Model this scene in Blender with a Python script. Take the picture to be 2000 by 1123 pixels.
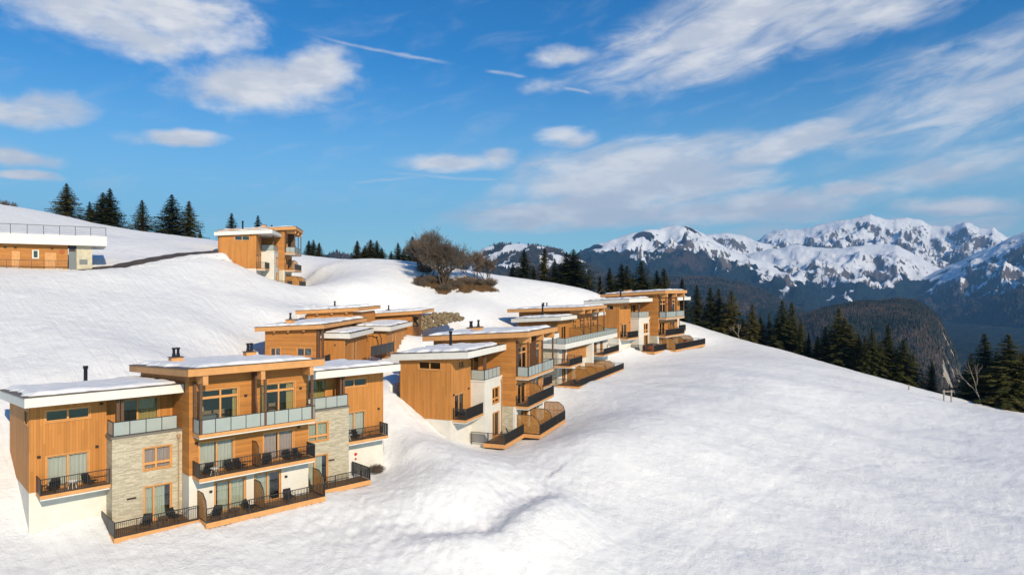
import bpy, math, random
import numpy as np
from mathutils import Vector, Matrix
random.seed(7); np.random.seed(7)
sc = bpy.context.scene
for o in list(bpy.data.objects): bpy.data.objects.remove(o)
COL = sc.collection
# ------------------------------------------------------------ camera, sky, sun, exposure
FPX, CX, CY = 1333.0, 1000.0, 561.5            # focal length and principal point, in pixels of a 2000 px wide frame
cam_d = bpy.data.cameras.new('camera'); cam = bpy.data.objects.new('camera', cam_d); COL.objects.link(cam)
cam.location = (0, 0, 0); cam.rotation_euler = (math.radians(90), 0, 0)
cam_d.sensor_width = 36; cam_d.lens = 36*FPX/2000; cam_d.clip_start = .5; cam_d.clip_end = 60000
sc.camera = cam
SUN_EL = math.radians(28); SUN_AZ = math.atan2(.52, -.854)      # azimuth from +Y towards +X
sd = Vector((math.sin(SUN_AZ)*math.cos(SUN_EL), math.cos(SUN_AZ)*math.cos(SUN_EL), math.sin(SUN_EL)))
sun_d = bpy.data.lights.new('sun', 'SUN'); sun_d.energy = 5.0; sun_d.angle = math.radians(.5); sun_d.color = (1, .84, .61)
sun = bpy.data.objects.new('sun', sun_d); COL.objects.link(sun); sun.rotation_euler = sd.to_track_quat('Z', 'Y').to_euler(); sun.location = (60, -60, 80)
sc.view_settings.view_transform = 'Standard'; sc.view_settings.look = 'None'; sc.view_settings.gamma = 1
sc.view_settings.exposure = -.14; sc.view_settings.use_curve_mapping = False
sc.render.resolution_x = 1024; sc.render.resolution_y = 574

class NT:                                       # small node-graph helper
    def __init__(s, nt): s.nt = nt; nt.nodes.clear()
    def n(s, t, **k):
        nd = s.nt.nodes.new(t)
        for a, v in k.items():
            if a[0] == '_': setattr(nd, a[1:], v)
            else: s.put(nd.inputs[a.replace('__', ' ')] if not a.startswith('i') or not a[1:].isdigit() else nd.inputs[int(a[1:])], v)
        return nd
    def put(s, sock, v):
        if isinstance(v, bpy.types.NodeSocket): s.nt.links.new(v, sock)
        elif isinstance(v, bpy.types.Node): s.nt.links.new(v.outputs[0], sock)
        else: sock.default_value = v
    def m(s, op, a, b=0.0, c=0.0, clamp=False):
        nd = s.nt.nodes.new('ShaderNodeMath'); nd.operation = op; nd.use_clamp = clamp
        s.put(nd.inputs[0], a); s.put(nd.inputs[1], b); s.put(nd.inputs[2], c); return nd.outputs[0]
    def mix(s, f, a, b, blend='MIX'):
        nd = s.nt.nodes.new('ShaderNodeMix'); nd.data_type = 'RGBA'; nd.blend_type = blend
        s.put(nd.inputs[0], f); s.put(nd.inputs[6], a); s.put(nd.inputs[7], b); return nd.outputs[2]
    def sm(s, x, lo, hi, a=0.0, b=1.0):
        nd = s.nt.nodes.new('ShaderNodeMapRange'); nd.interpolation_type = 'SMOOTHSTEP'
        s.put(nd.inputs[0], x); nd.inputs[1].default_value = lo; nd.inputs[2].default_value = hi; nd.inputs[3].default_value = a; nd.inputs[4].default_value = b
        return nd.outputs[0]
    def noise(s, vec, scale, detail=4, rough=.55, dist=0.0):
        nd = s.nt.nodes.new('ShaderNodeTexNoise'); s.put(nd.inputs['Vector'], vec)
        nd.inputs['Scale'].default_value = scale; nd.inputs['Detail'].default_value = detail; nd.inputs['Roughness'].default_value = rough; nd.inputs['Distortion'].default_value = dist
        return nd
    def vm(s, op, a, b=(0, 0, 0)):
        nd = s.nt.nodes.new('ShaderNodeVectorMath'); nd.operation = op; s.put(nd.inputs[0], a); s.put(nd.inputs[1], b); return nd.outputs[0]
    def xyz(s, v): 
        nd = s.nt.nodes.new('ShaderNodeSeparateXYZ'); s.put(nd.inputs[0], v); return nd.outputs
    def comb(s, x, y, z):
        nd = s.nt.nodes.new('ShaderNodeCombineXYZ'); s.put(nd.inputs[0], x); s.put(nd.inputs[1], y); s.put(nd.inputs[2], z); return nd.outputs[0]
    def link(s, a, b): s.nt.links.new(a, b)

# sky: Nishita plus broken clouds laid over it by direction
W = bpy.data.worlds.new('World'); sc.world = W; W.use_nodes = True
g = NT(W.node_tree)
sky = g.n('ShaderNodeTexSky'); sky.sky_type = 'NISHITA'; sky.sun_disc = False; sky.sun_elevation = SUN_EL; sky.sun_rotation = SUN_AZ
sky.altitude = 1500; sky.air_density = 1.0; sky.dust_density = 1.5; sky.ozone_density = 3.0
hs = g.n('ShaderNodeHueSaturation', Saturation=1.32, Value=1.0, Color=sky)
tint = g.mix(1.0, hs.outputs[0], (.56, 1.12, 1.22, 1), 'MULTIPLY')
dirv = g.n('ShaderNodeTexCoord').outputs['Generated']
X, Y, Z = g.xyz(dirv)
az = g.m('ARCTAN2', X, Y); el = g.m('ARCSINE', Z)
wv = g.comb(g.m('MULTIPLY', az, 2.2), g.m('MULTIPLY', el, 5.5), 0)
w1 = g.noise(wv, 3.0, 4, .55); w2 = g.noise(g.vm('ADD', wv, (7.3, 2.1, 0)), 3.0, 4, .55)
azw = g.m('ADD', az, g.m('MULTIPLY', g.m('SUBTRACT', w1.outputs[0], .5), .06))
elw = g.m('ADD', el, g.m('MULTIPLY', g.m('SUBTRACT', w2.outputs[0], .5), .030))
def angs(u, v):
    a = math.atan2((u-CX), FPX); return a, math.atan2((CY-v)*math.cos(a), FPX)
# (centre u, v, half width, half height, tilt deg, strength, softness)
CL = [(225, 5, 250, 85, 8, 1.0, 0), (315, 80, 75, 50, 20, .8, 0), (420, 30, 60, 50, 0, .7, 0), (505, 165, 190, 62, -6, 1.0, 0), (610, 140, 95, 55, -10, 1.0, 0), (350, 268, 95, 17, -4, 1.0, 0), (40, 215, 105, 36, -8, .9, 0),
      (30, 302, 65, 17, 6, .9, 0), (65, 343, 42, 10, 0, .9, 0), (1110, 108, 90, 24, -4, .8, 0), (1085, 162, 80, 20, -10, .55, 0), (1670, 370, 120, 22, 2, .9, 0), (1890, 402, 120, 20, 2, .8, 0), (965, 312, 55, 24, 0, .8, 0),
      (1450, 40, 330, 100, -14, .75, 1), (1700, 15, 300, 60, -10, .6, 1), (1880, 175, 320, 95, -17, .50, 1), (1240, 350, 290, 80, -5, .95, 1), (1520, 290, 160, 32, -14, .9, 1),
      (1130, 415, 270, 40, -2, .95, 1), (1450, 405, 260, 40, -2, .8, 1), (880, 318, 130, 22, 0, .7, 1), (1850, 330, 300, 45, -6, .45, 1), (1110, 275, 70, 26, 5, .8, 1), (1750, 450, 400, 30, 0, .5, 1)]
dens = [None, None]
for (u, v, rw, rh, tl, st, kd) in CL:
    a0, e0 = angs(u, v); ca, sa = math.cos(math.radians(tl)), math.sin(math.radians(tl))
    rw /= FPX; rh /= FPX
    da = g.m('SUBTRACT', azw, a0); de = g.m('SUBTRACT', elw, e0)      # tilt: negative rises to the right
    pq = g.m('MULTIPLY_ADD', da, ca/rw, g.m('MULTIPLY', de, -sa/rw)); qq = g.m('MULTIPLY_ADD', da, sa/rh, g.m('MULTIPLY', de, ca/rh))
    r2 = g.m('MULTIPLY_ADD', pq, pq, g.m('MULTIPLY', qq, qq))
    b = g.m('MULTIPLY', g.m('SUBTRACT', 1.25, g.m('SQRT', r2), clamp=True), st)
    dens[kd] = b if dens[kd] is None else g.m('MAXIMUM', dens[kd], b)
sv = g.comb(g.m('MULTIPLY_ADD', az, 3.0, el), g.m('MULTIPLY_ADD', el, 11.0, g.m('MULTIPLY', az, -2.6)), 0)
st1 = g.noise(sv, 3.0, 7, .60, .5); st2 = g.noise(g.comb(g.m('MULTIPLY', az, 5.0), g.m('MULTIPLY', el, 9.0), 3.1), 3.0, 7, .58, .2)
puff = g.m('MULTIPLY', g.sm(g.m('MULTIPLY_ADD', g.m('SUBTRACT', st2.outputs[0], .5), 1.5, dens[0]), .12, .95, 0, .96), g.sm(dens[0], .0, .25))
wisp = g.m('MULTIPLY', g.sm(g.m('MULTIPLY_ADD', g.m('SUBTRACT', st1.outputs[0], .5), 1.3, dens[1]), .04, .80, 0, .90), g.sm(dens[1], .0, .35))
body = g.m('MAXIMUM', puff, wisp)
# thin high veil all round the sky, stronger low down
veil = g.m('MULTIPLY', g.sm(st1.outputs[0], .48, .80, 0, .22), g.sm(el, .62, .05, .35, 1.0))
trail = None
for (u0, v0, u1, v1, wd, st) in [(600, 66, 885, 130, 3.0, .50), (945, 140, 1030, 152, 3.2, .5), (1090, 168, 1160, 184, 3.2, .6), (1420, 133, 1480, 146, 3, .3), (680, 362, 860, 340, 3.5, .3), (740, 334, 1010, 358, 3.5, .3)]:
    a0, e0 = angs(u0, v0); a1, e1 = angs(u1, v1); L = math.hypot(a1-a0, e1-e0); ca, sa = (a1-a0)/L, (e1-e0)/L
    azt = g.m('ADD', az, g.m('MULTIPLY', g.m('SUBTRACT', w1.outputs[0], .5), .010)); elt = g.m('ADD', el, g.m('MULTIPLY', g.m('SUBTRACT', w2.outputs[0], .5), .022))
    da = g.m('SUBTRACT', azt, (a0+a1)/2); de = g.m('SUBTRACT', elt, (e0+e1)/2)
    p = g.m('ABSOLUTE', g.m('ADD', g.m('MULTIPLY', da, ca), g.m('MULTIPLY', de, sa))); q = g.m('ABSOLUTE', g.m('SUBTRACT', g.m('MULTIPLY', de, ca), g.m('MULTIPLY', da, sa)))
    b = g.m('MULTIPLY', g.m('MULTIPLY', g.sm(p, L*.55, L*.25, 0, 1), g.sm(q, wd/FPX*1.5, 0, 0, 1)), g.sm(st2.outputs[0], .3, .6, st*.45, st))
    trail = b if trail is None else g.m('MAXIMUM', trail, b)
cov = g.m('MAXIMUM', g.m('MAXIMUM', body, veil), trail)
shade = g.noise(g.comb(g.m('MULTIPLY', az, 5.0), g.m('MULTIPLY', el, 14.0), 9.7), 2.4, 5, .55)
ccol = g.mix(g.sm(shade.outputs[0], .38, .64, 0, 1), (5.9, 6.2, 6.8, 1), (8.2, 8.1, 8.1, 1))
pale = g.mix(g.m('MULTIPLY', g.sm(g.m('ABSOLUTE', el), .34, 0, 0, 1), .66), tint, (3.9, 6.4, 7.1, 1))     # haze paling the sky towards the horizon all round
skyc = g.mix(cov, pale, ccol)
bg = g.n('ShaderNodeBackground', Color=skyc, Strength=.122)
wo = g.n('ShaderNodeOutputWorld', Surface=bg)

# ------------------------------------------------------------ helpers
def link(o, parent=None):
    COL.objects.link(o)
    if parent is not None: o.parent = parent
    return o
def tag(o, label=None, cat=None, group=None, kind=None):
    if label: o['label'] = label
    if cat: o['category'] = cat
    if group: o['group'] = group
    if kind: o['kind'] = kind
    return o
def empty(name, loc=(0, 0, 0), rz=0.0):
    o = bpy.data.objects.new(name, None); link(o); o.location = loc; o.rotation_euler = (0, 0, rz); o.empty_display_size = .3; return o
class MB:
    def __init__(s): s.v = []; s.f = []
    def poly(s, pts):
        n = len(s.v); s.v += [tuple(p) for p in pts]; s.f.append(tuple(range(n, n+len(pts)))); return s
    def hexa(s, p):                       # 8 points: bottom 0-3 ccw, top 4-7
        n = len(s.v); s.v += [tuple(q) for q in p]
        for f in ((3, 2, 1, 0), (4, 5, 6, 7), (0, 1, 5, 4), (1, 2, 6, 5), (2, 3, 7, 6), (3, 0, 4, 7)): s.f.append(tuple(n+i for i in f))
        return s
    def box(s, x0, x1, y0, y1, z0, z1):
        x0, x1 = min(x0, x1), max(x0, x1); y0, y1 = min(y0, y1), max(y0, y1)
        return s.hexa([(x0, y0, z0), (x1, y0, z0), (x1, y1, z0), (x0, y1, z0), (x0, y0, z1), (x1, y0, z1), (x1, y1, z1), (x0, y1, z1)])
    def slab(s, x0, x1, y0, y1, zt0, zt1, th):   # roof slab: top height zt0 at y0, zt1 at y1
        return s.hexa([(x0, y0, zt0-th), (x1, y0, zt0-th), (x1, y1, zt1-th), (x0, y1, zt1-th), (x0, y0, zt0), (x1, y0, zt0), (x1, y1, zt1), (x0, y1, zt1)])
    def prism(s, prof, axis, a0, a1):     # profile in the two other axes (x: (y,z), y: (x,z), z: (x,y))
        def pt(p, a): return (a, p[0], p[1]) if axis == 'x' else ((p[0], a, p[1]) if axis == 'y' else (p[0], p[1], a))
        n = len(s.v); k = len(prof)
        s.v += [pt(p, a0) for p in prof] + [pt(p, a1) for p in prof]
        s.f.append(tuple(range(n, n+k))); s.f.append(tuple(reversed(range(n+k, n+2*k))))
        for i in range(k): j = (i+1) % k; s.f.append((n+i, n+k+i, n+k+j, n+j))
        return s
    def tube(s, pts, rad, k=6, cap=True):
        P = [Vector(p) for p in pts]; R = rad if isinstance(rad, (list, tuple)) else [rad]*len(P)
        base = len(s.v); up = None
        for i, p in enumerate(P):
            t = (P[min(i+1, len(P)-1)]-P[max(i-1, 0)]).normalized()
            if up is None: up = t.orthogonal().normalized()
            up = (up - t*up.dot(t)); up = up.normalized() if up.length > 1e-6 else t.orthogonal().normalized()
            b = t.cross(up)
            for j in range(k):
                a = 2*math.pi*j/k; s.v.append(tuple(p + (up*math.cos(a)+b*math.sin(a))*R[i]))
        for i in range(len(P)-1):
            for j in range(k): s.f.append((base+i*k+j, base+i*k+(j+1) % k, base+(i+1)*k+(j+1) % k, base+(i+1)*k+j))
        if cap: s.f.append(tuple(base+j for j in reversed(range(k)))); s.f.append(tuple(base+(len(P)-1)*k+j for j in range(k)))
        return s
    def mesh(s, name, mat, smooth=False):
        me = bpy.data.meshes.new(name); me.from_pydata(s.v, [], s.f)
        if mat: me.materials.append(mat)
        if smooth: me.polygons.foreach_set('use_smooth', [True]*len(me.polygons))
        return me
    def build(s, name, mat, parent=None, smooth=False, bevel=0.0, fix=True):
        me = s.mesh(name, mat, smooth)
        if fix:
            import bmesh
            bm = bmesh.new(); bm.from_mesh(me); bmesh.ops.recalc_face_normals(bm, faces=bm.faces)
            if bevel: bmesh.ops.bevel(bm, geom=list(bm.edges), offset=bevel, segments=1, affect='EDGES')
            bm.to_mesh(me); bm.free()
        return link(bpy.data.objects.new(name, me), parent)
def grid_mesh(name, V, nr, nc, mat, smooth=True):
    """V: (nr*nc,3) array, quads over the grid"""
    i = np.arange(nr*nc).reshape(nr, nc)
    F = np.stack([i[:-1, :-1], i[:-1, 1:], i[1:, 1:], i[1:, :-1]], -1).reshape(-1, 4)
    me = bpy.data.meshes.new(name); me.vertices.add(len(V)); me.vertices.foreach_set('co', np.asarray(V, np.float32).ravel())
    me.loops.add(F.size); me.loops.foreach_set('vertex_index', F.ravel().astype(np.int32))
    me.polygons.add(len(F)); me.polygons.foreach_set('loop_start', np.arange(0, F.size, 4, dtype=np.int32)); me.polygons.foreach_set('use_smooth', np.full(len(F), smooth))
    me.update(calc_edges=True)
    if mat: me.materials.append(mat)
    return me
def tri_mesh(name, V, F, mat, smooth=False):
    k = F.shape[1]; me = bpy.data.meshes.new(name); me.vertices.add(len(V)); me.vertices.foreach_set('co', np.asarray(V, np.float32).ravel())
    me.loops.add(F.size); me.loops.foreach_set('vertex_index', F.ravel().astype(np.int32))
    me.polygons.add(len(F)); me.polygons.foreach_set('loop_start', np.arange(0, F.size, k, dtype=np.int32)); me.polygons.foreach_set('use_smooth', np.full(len(F), smooth))
    me.update(calc_edges=True); me.materials.append(mat); return me
# gradient noise
_perm = np.random.RandomState(3).permutation(512).astype(np.int64); _perm = np.concatenate([_perm, _perm, _perm])
_ang = np.random.RandomState(4).rand(512)*2*np.pi
def perlin(x, y, s=0):
    x = x+s*17.31; y = y+s*9.17
    xi = np.floor(x).astype(np.int64); yi = np.floor(y).astype(np.int64); xf = x-xi; yf = y-yi; xi &= 511; yi &= 511
    def gr(i, j, dx, dy):
        a = _ang[_perm[_perm[i & 511]+(j & 511)] & 511]; return np.cos(a)*dx+np.sin(a)*dy
    f = lambda t: t*t*t*(t*(t*6-15)+10)
    u, v = f(xf), f(yf)
    a = gr(xi, yi, xf, yf)*(1-u)+gr(xi+1, yi, xf-1, yf)*u; b = gr(xi, yi+1, xf, yf-1)*(1-u)+gr(xi+1, yi+1, xf-1, yf-1)*u
    return (a*(1-v)+b*v)*1.5
def fbm(x, y, o=5, s=0, gain=.5, lac=2.03):
    r = 0; a = 1.0
    for i in range(o): r = r+a*perlin(x, y, s+i); x = x*lac; y = y*lac; a *= gain
    return r
def ridged(x, y, o=5, s=0, gain=.5, lac=2.07):
    r = 0; a = 1.0; t = 0; w = 1.0
    for i in range(o):
        n = 1-np.abs(perlin(x, y, s+i)); n = n*n*w; w = np.clip(n*1.6, 0, 1); r = r+a*n; t += a; x = x*lac; y = y*lac; a *= gain
    return r/t

# ------------------------------------------------------------ materials
MAT = {}
def pm(name, col, rough=.7, spec=.3, metal=0.0, var=.0, vscale=4.0, bump=.0, bscale=40.0):
    m = bpy.data.materials.new(name); m.use_nodes = True; g = NT(m.node_tree)
    c = (*col, 1)
    bs = g.n('ShaderNodeBsdfPrincipled', Roughness=rough, Metallic=metal); bs.inputs['Specular IOR Level'].default_value = spec
    co = g.n('ShaderNodeTexCoord').outputs['Object']
    if var:
        n = g.noise(co, vscale, 5, .6)
        cc = g.mix(g.sm(n.outputs[0], .3, .7), tuple(x*(1-var) for x in col)+(1,), tuple(min(1, x*(1+var)) for x in col)+(1,)); g.put(bs.inputs['Base Color'], cc)
    else: bs.inputs['Base Color'].default_value = c
    if bump:
        n = g.noise(co, bscale, 4, .6); b = g.n('ShaderNodeBump', Strength=bump, Distance=.02, Height=n.outputs[0]); g.put(bs.inputs['Normal'], b)
    g.n('ShaderNodeOutputMaterial', Surface=bs); MAT[name] = m; return m
def board_mat(name, col, vertical, pitch=.16, var=.18):
    m = bpy.data.materials.new(name); m.use_nodes = True; g = NT(m.node_tree)
    co = g.n('ShaderNodeTexCoord').outputs['Object']; x, y, z = g.xyz(co); h = g.m('ADD', x, y)
    a, l = (h, z) if vertical else (z, h)
    t = g.m('DIVIDE', a, pitch); idx = g.m('FLOOR', t); fr = g.m('FRACT', t)
    wn = g.n('ShaderNodeTexWhiteNoise'); wn.noise_dimensions = '2D'
    jl = g.m('FLOOR', g.m('ADD', g.m('DIVIDE', l, 3.1), g.m('MULTIPLY', idx, .37)))
    g.put(wn.inputs['Vector'], g.comb(idx, jl, 0))
    grain = g.noise(g.comb(g.m('MULTIPLY', a, 30), g.m('MULTIPLY', l, 1.5), g.m('MULTIPLY', idx, 3.3)), 1.0, 5, .6)
    wea = g.noise(g.vm('MULTIPLY', co, (1, 1, .35)), 1.1, 5, .65)
    f = g.m('ADD', g.m('MULTIPLY', wn.outputs['Value'], .5), g.m('ADD', g.m('MULTIPLY', grain.outputs[0], .45), g.m('MULTIPLY', wea.outputs[0], .5)))
    c = g.mix(g.sm(f, .35, 1.1), tuple(v*(1-var*1.25) for v in col)+(1,), tuple(min(1, v*(1+var)) for v in col)+(1,))
    gap = g.m('MULTIPLY', g.sm(fr, 0, .05), g.sm(fr, 1, .95))
    c = g.mix(g.m('SUBTRACT', 1, gap), c, tuple(v*.45 for v in col)+(1,))
    bs = g.n('ShaderNodeBsdfPrincipled', Roughness=.62); g.put(bs.inputs['Base Color'], c); bs.inputs['Specular IOR Level'].default_value = .25
    b = g.n('ShaderNodeBump', Strength=.6, Distance=.012, Height=g.m('ADD', gap, g.m('MULTIPLY', grain.outputs[0], .25))); g.put(bs.inputs['Normal'], b)
    g.n('ShaderNodeOutputMaterial', Surface=bs); MAT[name] = m; return m
board_mat('wood_v', (.47, .197, .050), True, .16, .13); board_mat('wood_h', (.45, .188, .048), False, .17, .13)
board_mat('deck', (.17, .095, .045), True, .14, .25)
pm('fascia', (.58, .29, .11), .6, var=.08, vscale=3); pm('fascia_brown', (.40, .24, .13), .55, var=.1)
pm('roof_metal', (.13, .085, .06), .5, .4, .2, var=.2); pm('white_trim', (.70, .68, .64), .55, var=.04, vscale=1.5); pm('plaster', (.64, .605, .55), .9, var=.05, vscale=1.2, bump=.25, bscale=60)
pm('concrete', (.50, .45, .34), .9, var=.12, vscale=2, bump=.3); pm('dark_metal', (.035, .034, .036), .45, .5, .3); pm('post_brown', (.115, .062, .038), .55, var=.15, vscale=6)
pm('frame_wood', (.60, .29, .10), .5, var=.06); pm('pipe', (.02, .02, .026), .35, .5, .6); pm('coping', (.17, .15, .135), .6); pm('chair', (.014, .014, .017), .7, var=.3, vscale=60); pm('white_plastic', (.75, .75, .73), .4)
pm('asphalt', (.075, .06, .055), .9, var=.3, vscale=1.0, bump=.3, bscale=20); pm('lamp_dark', (.03, .022, .02), .5); pm('screen_wood', (.36, .175, .05), .7, var=.22, vscale=5)
pm('bark', (.085, .060, .042), .9, var=.35, vscale=6, bump=.5, bscale=30); pm('bark_pale', (.36, .29, .23), .85, var=.3, vscale=6); pm('grey_door', (.16, .175, .175), .5); pm('red_sign', (.55, .03, .02), .5)
pm('dry', (.15, .088, .04), .95, var=.4, vscale=.9); pm('twig', (.140, .105, .078), .9, var=.3, vscale=1.0); pm('interior', (.30, .24, .18), .8); pm('sofa', (.16, .20, .24), .9); pm('lampshade', (.65, .58, .45), .8); pm('orange_cloth', (.6, .13, .03), .8); pm('rock', (.21, .16, .095), .9, var=.35, vscale=1.3, bump=.6, bscale=6); pm('wood_post', (.30, .25, .20), .9)
pm('emblem', (.34, .10, .03), .7); pm('hot_tub', (.36, .10, .035), .6, var=.2)
def curtain_mat(name, col):
    m = bpy.data.materials.new(name); m.use_nodes = True; g = NT(m.node_tree)
    d = g.n('ShaderNodeBsdfDiffuse', Color=(*col, 1)); t = g.n('ShaderNodeBsdfTranslucent', Color=(*col, 1)); mx = g.n('ShaderNodeMixShader', Fac=.3); g.put(mx.inputs[1], d); g.put(mx.inputs[2], t)
    g.n('ShaderNodeOutputMaterial', Surface=mx); MAT[name] = m
curtain_mat('curtain', (.82, .80, .76)); curtain_mat('curtain_gold', (.62, .47, .18)); curtain_mat('curtain_sage', (.66, .68, .58)); curtain_mat('curtain_rose', (.66, .52, .52))
def glass_mat():
    m = bpy.data.materials.new('glass'); m.use_nodes = True; g = NT(m.node_tree)
    t = g.n('ShaderNodeBsdfTransparent', Color=(.90, .92, .91, 1)); gl = g.n('ShaderNodeBsdfGlossy', Roughness=.02, Color=(.9, .95, 1, 1)); fr = g.n('ShaderNodeFresnel', IOR=1.5)
    mx = g.n('ShaderNodeMixShader', Fac=g.m('ADD', fr, .03)); g.put(mx.inputs[1], t); g.put(mx.inputs[2], gl); g.n('ShaderNodeOutputMaterial', Surface=mx); MAT['glass'] = m
    m = bpy.data.materials.new('frosted'); m.use_nodes = True; g = NT(m.node_tree)
    co = g.n('ShaderNodeTexCoord').outputs['Object']; n = g.noise(co, 1.2, 3)
    c = g.mix(n.outputs[0], (.50, .57, .56, 1), (.64, .69, .67, 1))
    bs = g.n('ShaderNodeBsdfPrincipled', Roughness=.18); g.put(bs.inputs['Base Color'], c); tr = g.n('ShaderNodeBsdfTranslucent', Color=(.45, .55, .55, 1)); m1 = g.n('ShaderNodeMixShader', Fac=.35); g.put(m1.inputs[1], bs); g.put(m1.inputs[2], tr)
    tp = g.n('ShaderNodeBsdfTransparent'); m2 = g.n('ShaderNodeMixShader', Fac=.22); g.put(m2.inputs[1], m1); g.put(m2.inputs[2], tp)
    g.n('ShaderNodeOutputMaterial', Surface=m2); MAT['frosted'] = m
glass_mat()
def stone_mat():
    m = bpy.data.materials.new('stone'); m.use_nodes = True; g = NT(m.node_tree)
    co = g.n('ShaderNodeTexCoord').outputs['Object']; x, y, z = g.xyz(co)
    wob = g.noise(co, 1.7, 3); v = g.comb(g.m('ADD', x, y), g.m('ADD', z, g.m('MULTIPLY', wob.outputs[0], .05)), 0)
    br = g.n('ShaderNodeTexBrick', Vector=v, Scale=1.0, Color1=(.0, .0, .0, 1), Color2=(1, 1, 1, 1), Mortar=(.5, .5, .5, 1)); br.inputs['Brick Width'].default_value = .46; br.inputs['Row Height'].default_value = .075; br.inputs['Mortar Size'].default_value = .006; br.offset = .37; br.squash = .7; br.squash_frequency = 3
    n = g.noise(co, 7, 5, .65); big = g.noise(co, .7, 3)
    t = g.m('ADD', g.m('MULTIPLY', g.xyz(br.outputs['Color'])[0], .55), g.m('ADD', g.m('MULTIPLY', n.outputs[0], .5), g.m('MULTIPLY', big.outputs[0], .25)))
    c = g.mix(g.sm(t, .2, 1.05), (.37, .32, .23, 1), (.63, .56, .43, 1)); c = g.mix(g.m('MULTIPLY', br.outputs['Fac'], .30), c, (.22, .185, .14, 1))
    bs = g.n('ShaderNodeBsdfPrincipled', Roughness=.9); g.put(bs.inputs['Base Color'], c); b = g.n('ShaderNodeBump', Strength=.8, Distance=.03, Height=g.m('SUBTRACT', t, br.outputs['Fac'])); g.put(bs.inputs['Normal'], b)
    g.n('ShaderNodeOutputMaterial', Surface=bs); MAT['stone'] = m
stone_mat()
def snow_mat(name, roof=False):
    m = bpy.data.materials.new(name); m.use_nodes = True; g = NT(m.node_tree)
    co = g.n('ShaderNodeNewGeometry').outputs['Position']; x, y, z = g.xyz(co)
    n1 = g.noise(co, 1.3, 6, .62); n2 = g.noise(co, 2.9, 5, .68); n3 = g.noise(co, 24.0, 3, .6)
    al = g.m('ADD', g.m('MULTIPLY', x, .72), g.m('MULTIPLY', y, -.69)); ac = g.m('ADD', g.m('MULTIPLY', x, .69), g.m('MULTIPLY', y, .72))
    stv = g.noise(g.comb(g.m('MULTIPLY', al, .10), g.m('MULTIPLY', ac, 1.5), 0), 1.0, 6, .6, .4)
    big = g.noise(co, .12, 4, .6)
    n4 = g.noise(co, 6.5, 4, .7); pat = g.sm(g.noise(co, .22, 4, .6).outputs[0], .36, .64, .30, 1.15); h = g.m('ADD', g.m('MULTIPLY', n1.outputs[0], .06), g.m('ADD', g.m('MULTIPLY', g.m('MULTIPLY', n2.outputs[0], .13), pat), g.m('ADD', g.m('MULTIPLY', g.m('MULTIPLY', n4.outputs[0], .095), pat), g.m('MULTIPLY', n3.outputs[0], .05))))
    if not roof: h = g.m('ADD', h, g.m('MULTIPLY', g.m('MULTIPLY', stv.outputs[0], .24), g.sm(g.m('ADD', g.m('SUBTRACT', big.outputs[0], .5), g.m('MULTIPLY', x, -.010)), -.2, .35, .15, 1)))
    b = g.n('ShaderNodeBump', Strength=.66 if not roof else .4, Distance=1.0 if not roof else .4, Height=h)
    c = g.mix(g.sm(n1.outputs[0], .3, .7), (.80, .80, .815, 1), (.85, .85, .855, 1))
    if not roof:
        sp = g.sm(g.noise(co, 3.1, 6, .7).outputs[0], .71, .76, 0, .30); c = g.mix(g.m('MULTIPLY', sp, g.sm(big.outputs[0], .48, .62)), c, (.45, .43, .42, 1))
    bs = g.n('ShaderNodeBsdfPrincipled', Roughness=.55); g.put(bs.inputs['Base Color'], c); g.put(bs.inputs['Normal'], b); bs.inputs['Specular IOR Level'].default_value = .25
    g.n('ShaderNodeOutputMaterial', Surface=bs); MAT[name] = m
snow_mat('snow'); snow_mat('roof_snow', True)
sc.render.engine = 'CYCLES'
sc.cycles.max_bounces = 6; sc.cycles.diffuse_bounces = 3; sc.cycles.glossy_bounces = 2; sc.cycles.transmission_bounces = 4; sc.cycles.transparent_max_bounces = 12; sc.cycles.volume_bounces = 0
W.cycles.sampling_method = 'MANUAL'; W.cycles.sample_map_resolution = 256
# ------------------------------------------------------------ house frames (s along the facade, d into the hill, z up)
class Frame:
    def __init__(s, u, y, zb, th, k=1.0):
        y *= k; zb *= k; s.k = k; s.x = (u-CX)/FPX*y; s.y = y; s.zb = zb; t = math.radians(th); s.th = t
        s.es = (math.sin(t), math.cos(t)); s.ed = (-math.cos(t), math.sin(t)); s.rz = math.pi/2-t
    def w(s, a, d, z=0.0): a *= s.k; d *= s.k; z *= s.k; return (s.x+a*s.es[0]+d*s.ed[0], s.y+a*s.es[1]+d*s.ed[1], s.zb+z)
    def loc(s, X, Y): dx = X-s.x; dy = Y-s.y; return dx*s.es[0]+dy*s.es[1], dx*s.ed[0]+dy*s.ed[1]
FA = Frame(389, 44.95, -15.54, 46.4, .94); FB = Frame(1032, 66.2, -14.5, 21, 1.05); FD = Frame(1301, 109.5, -10.69, 34.5, 1.17); FE = Frame(576.5, 116, .07, -10); FC = Frame(1104.3, 97, -13.87, 24.5, .96)
FF = Frame(632, 72, -10.2, 4); FG = Frame(180, 86, 2.25, 57)
def Wp(u, v, y): return ((u-CX)/FPX*y, y, -(v-CY)/FPX*y)
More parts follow.
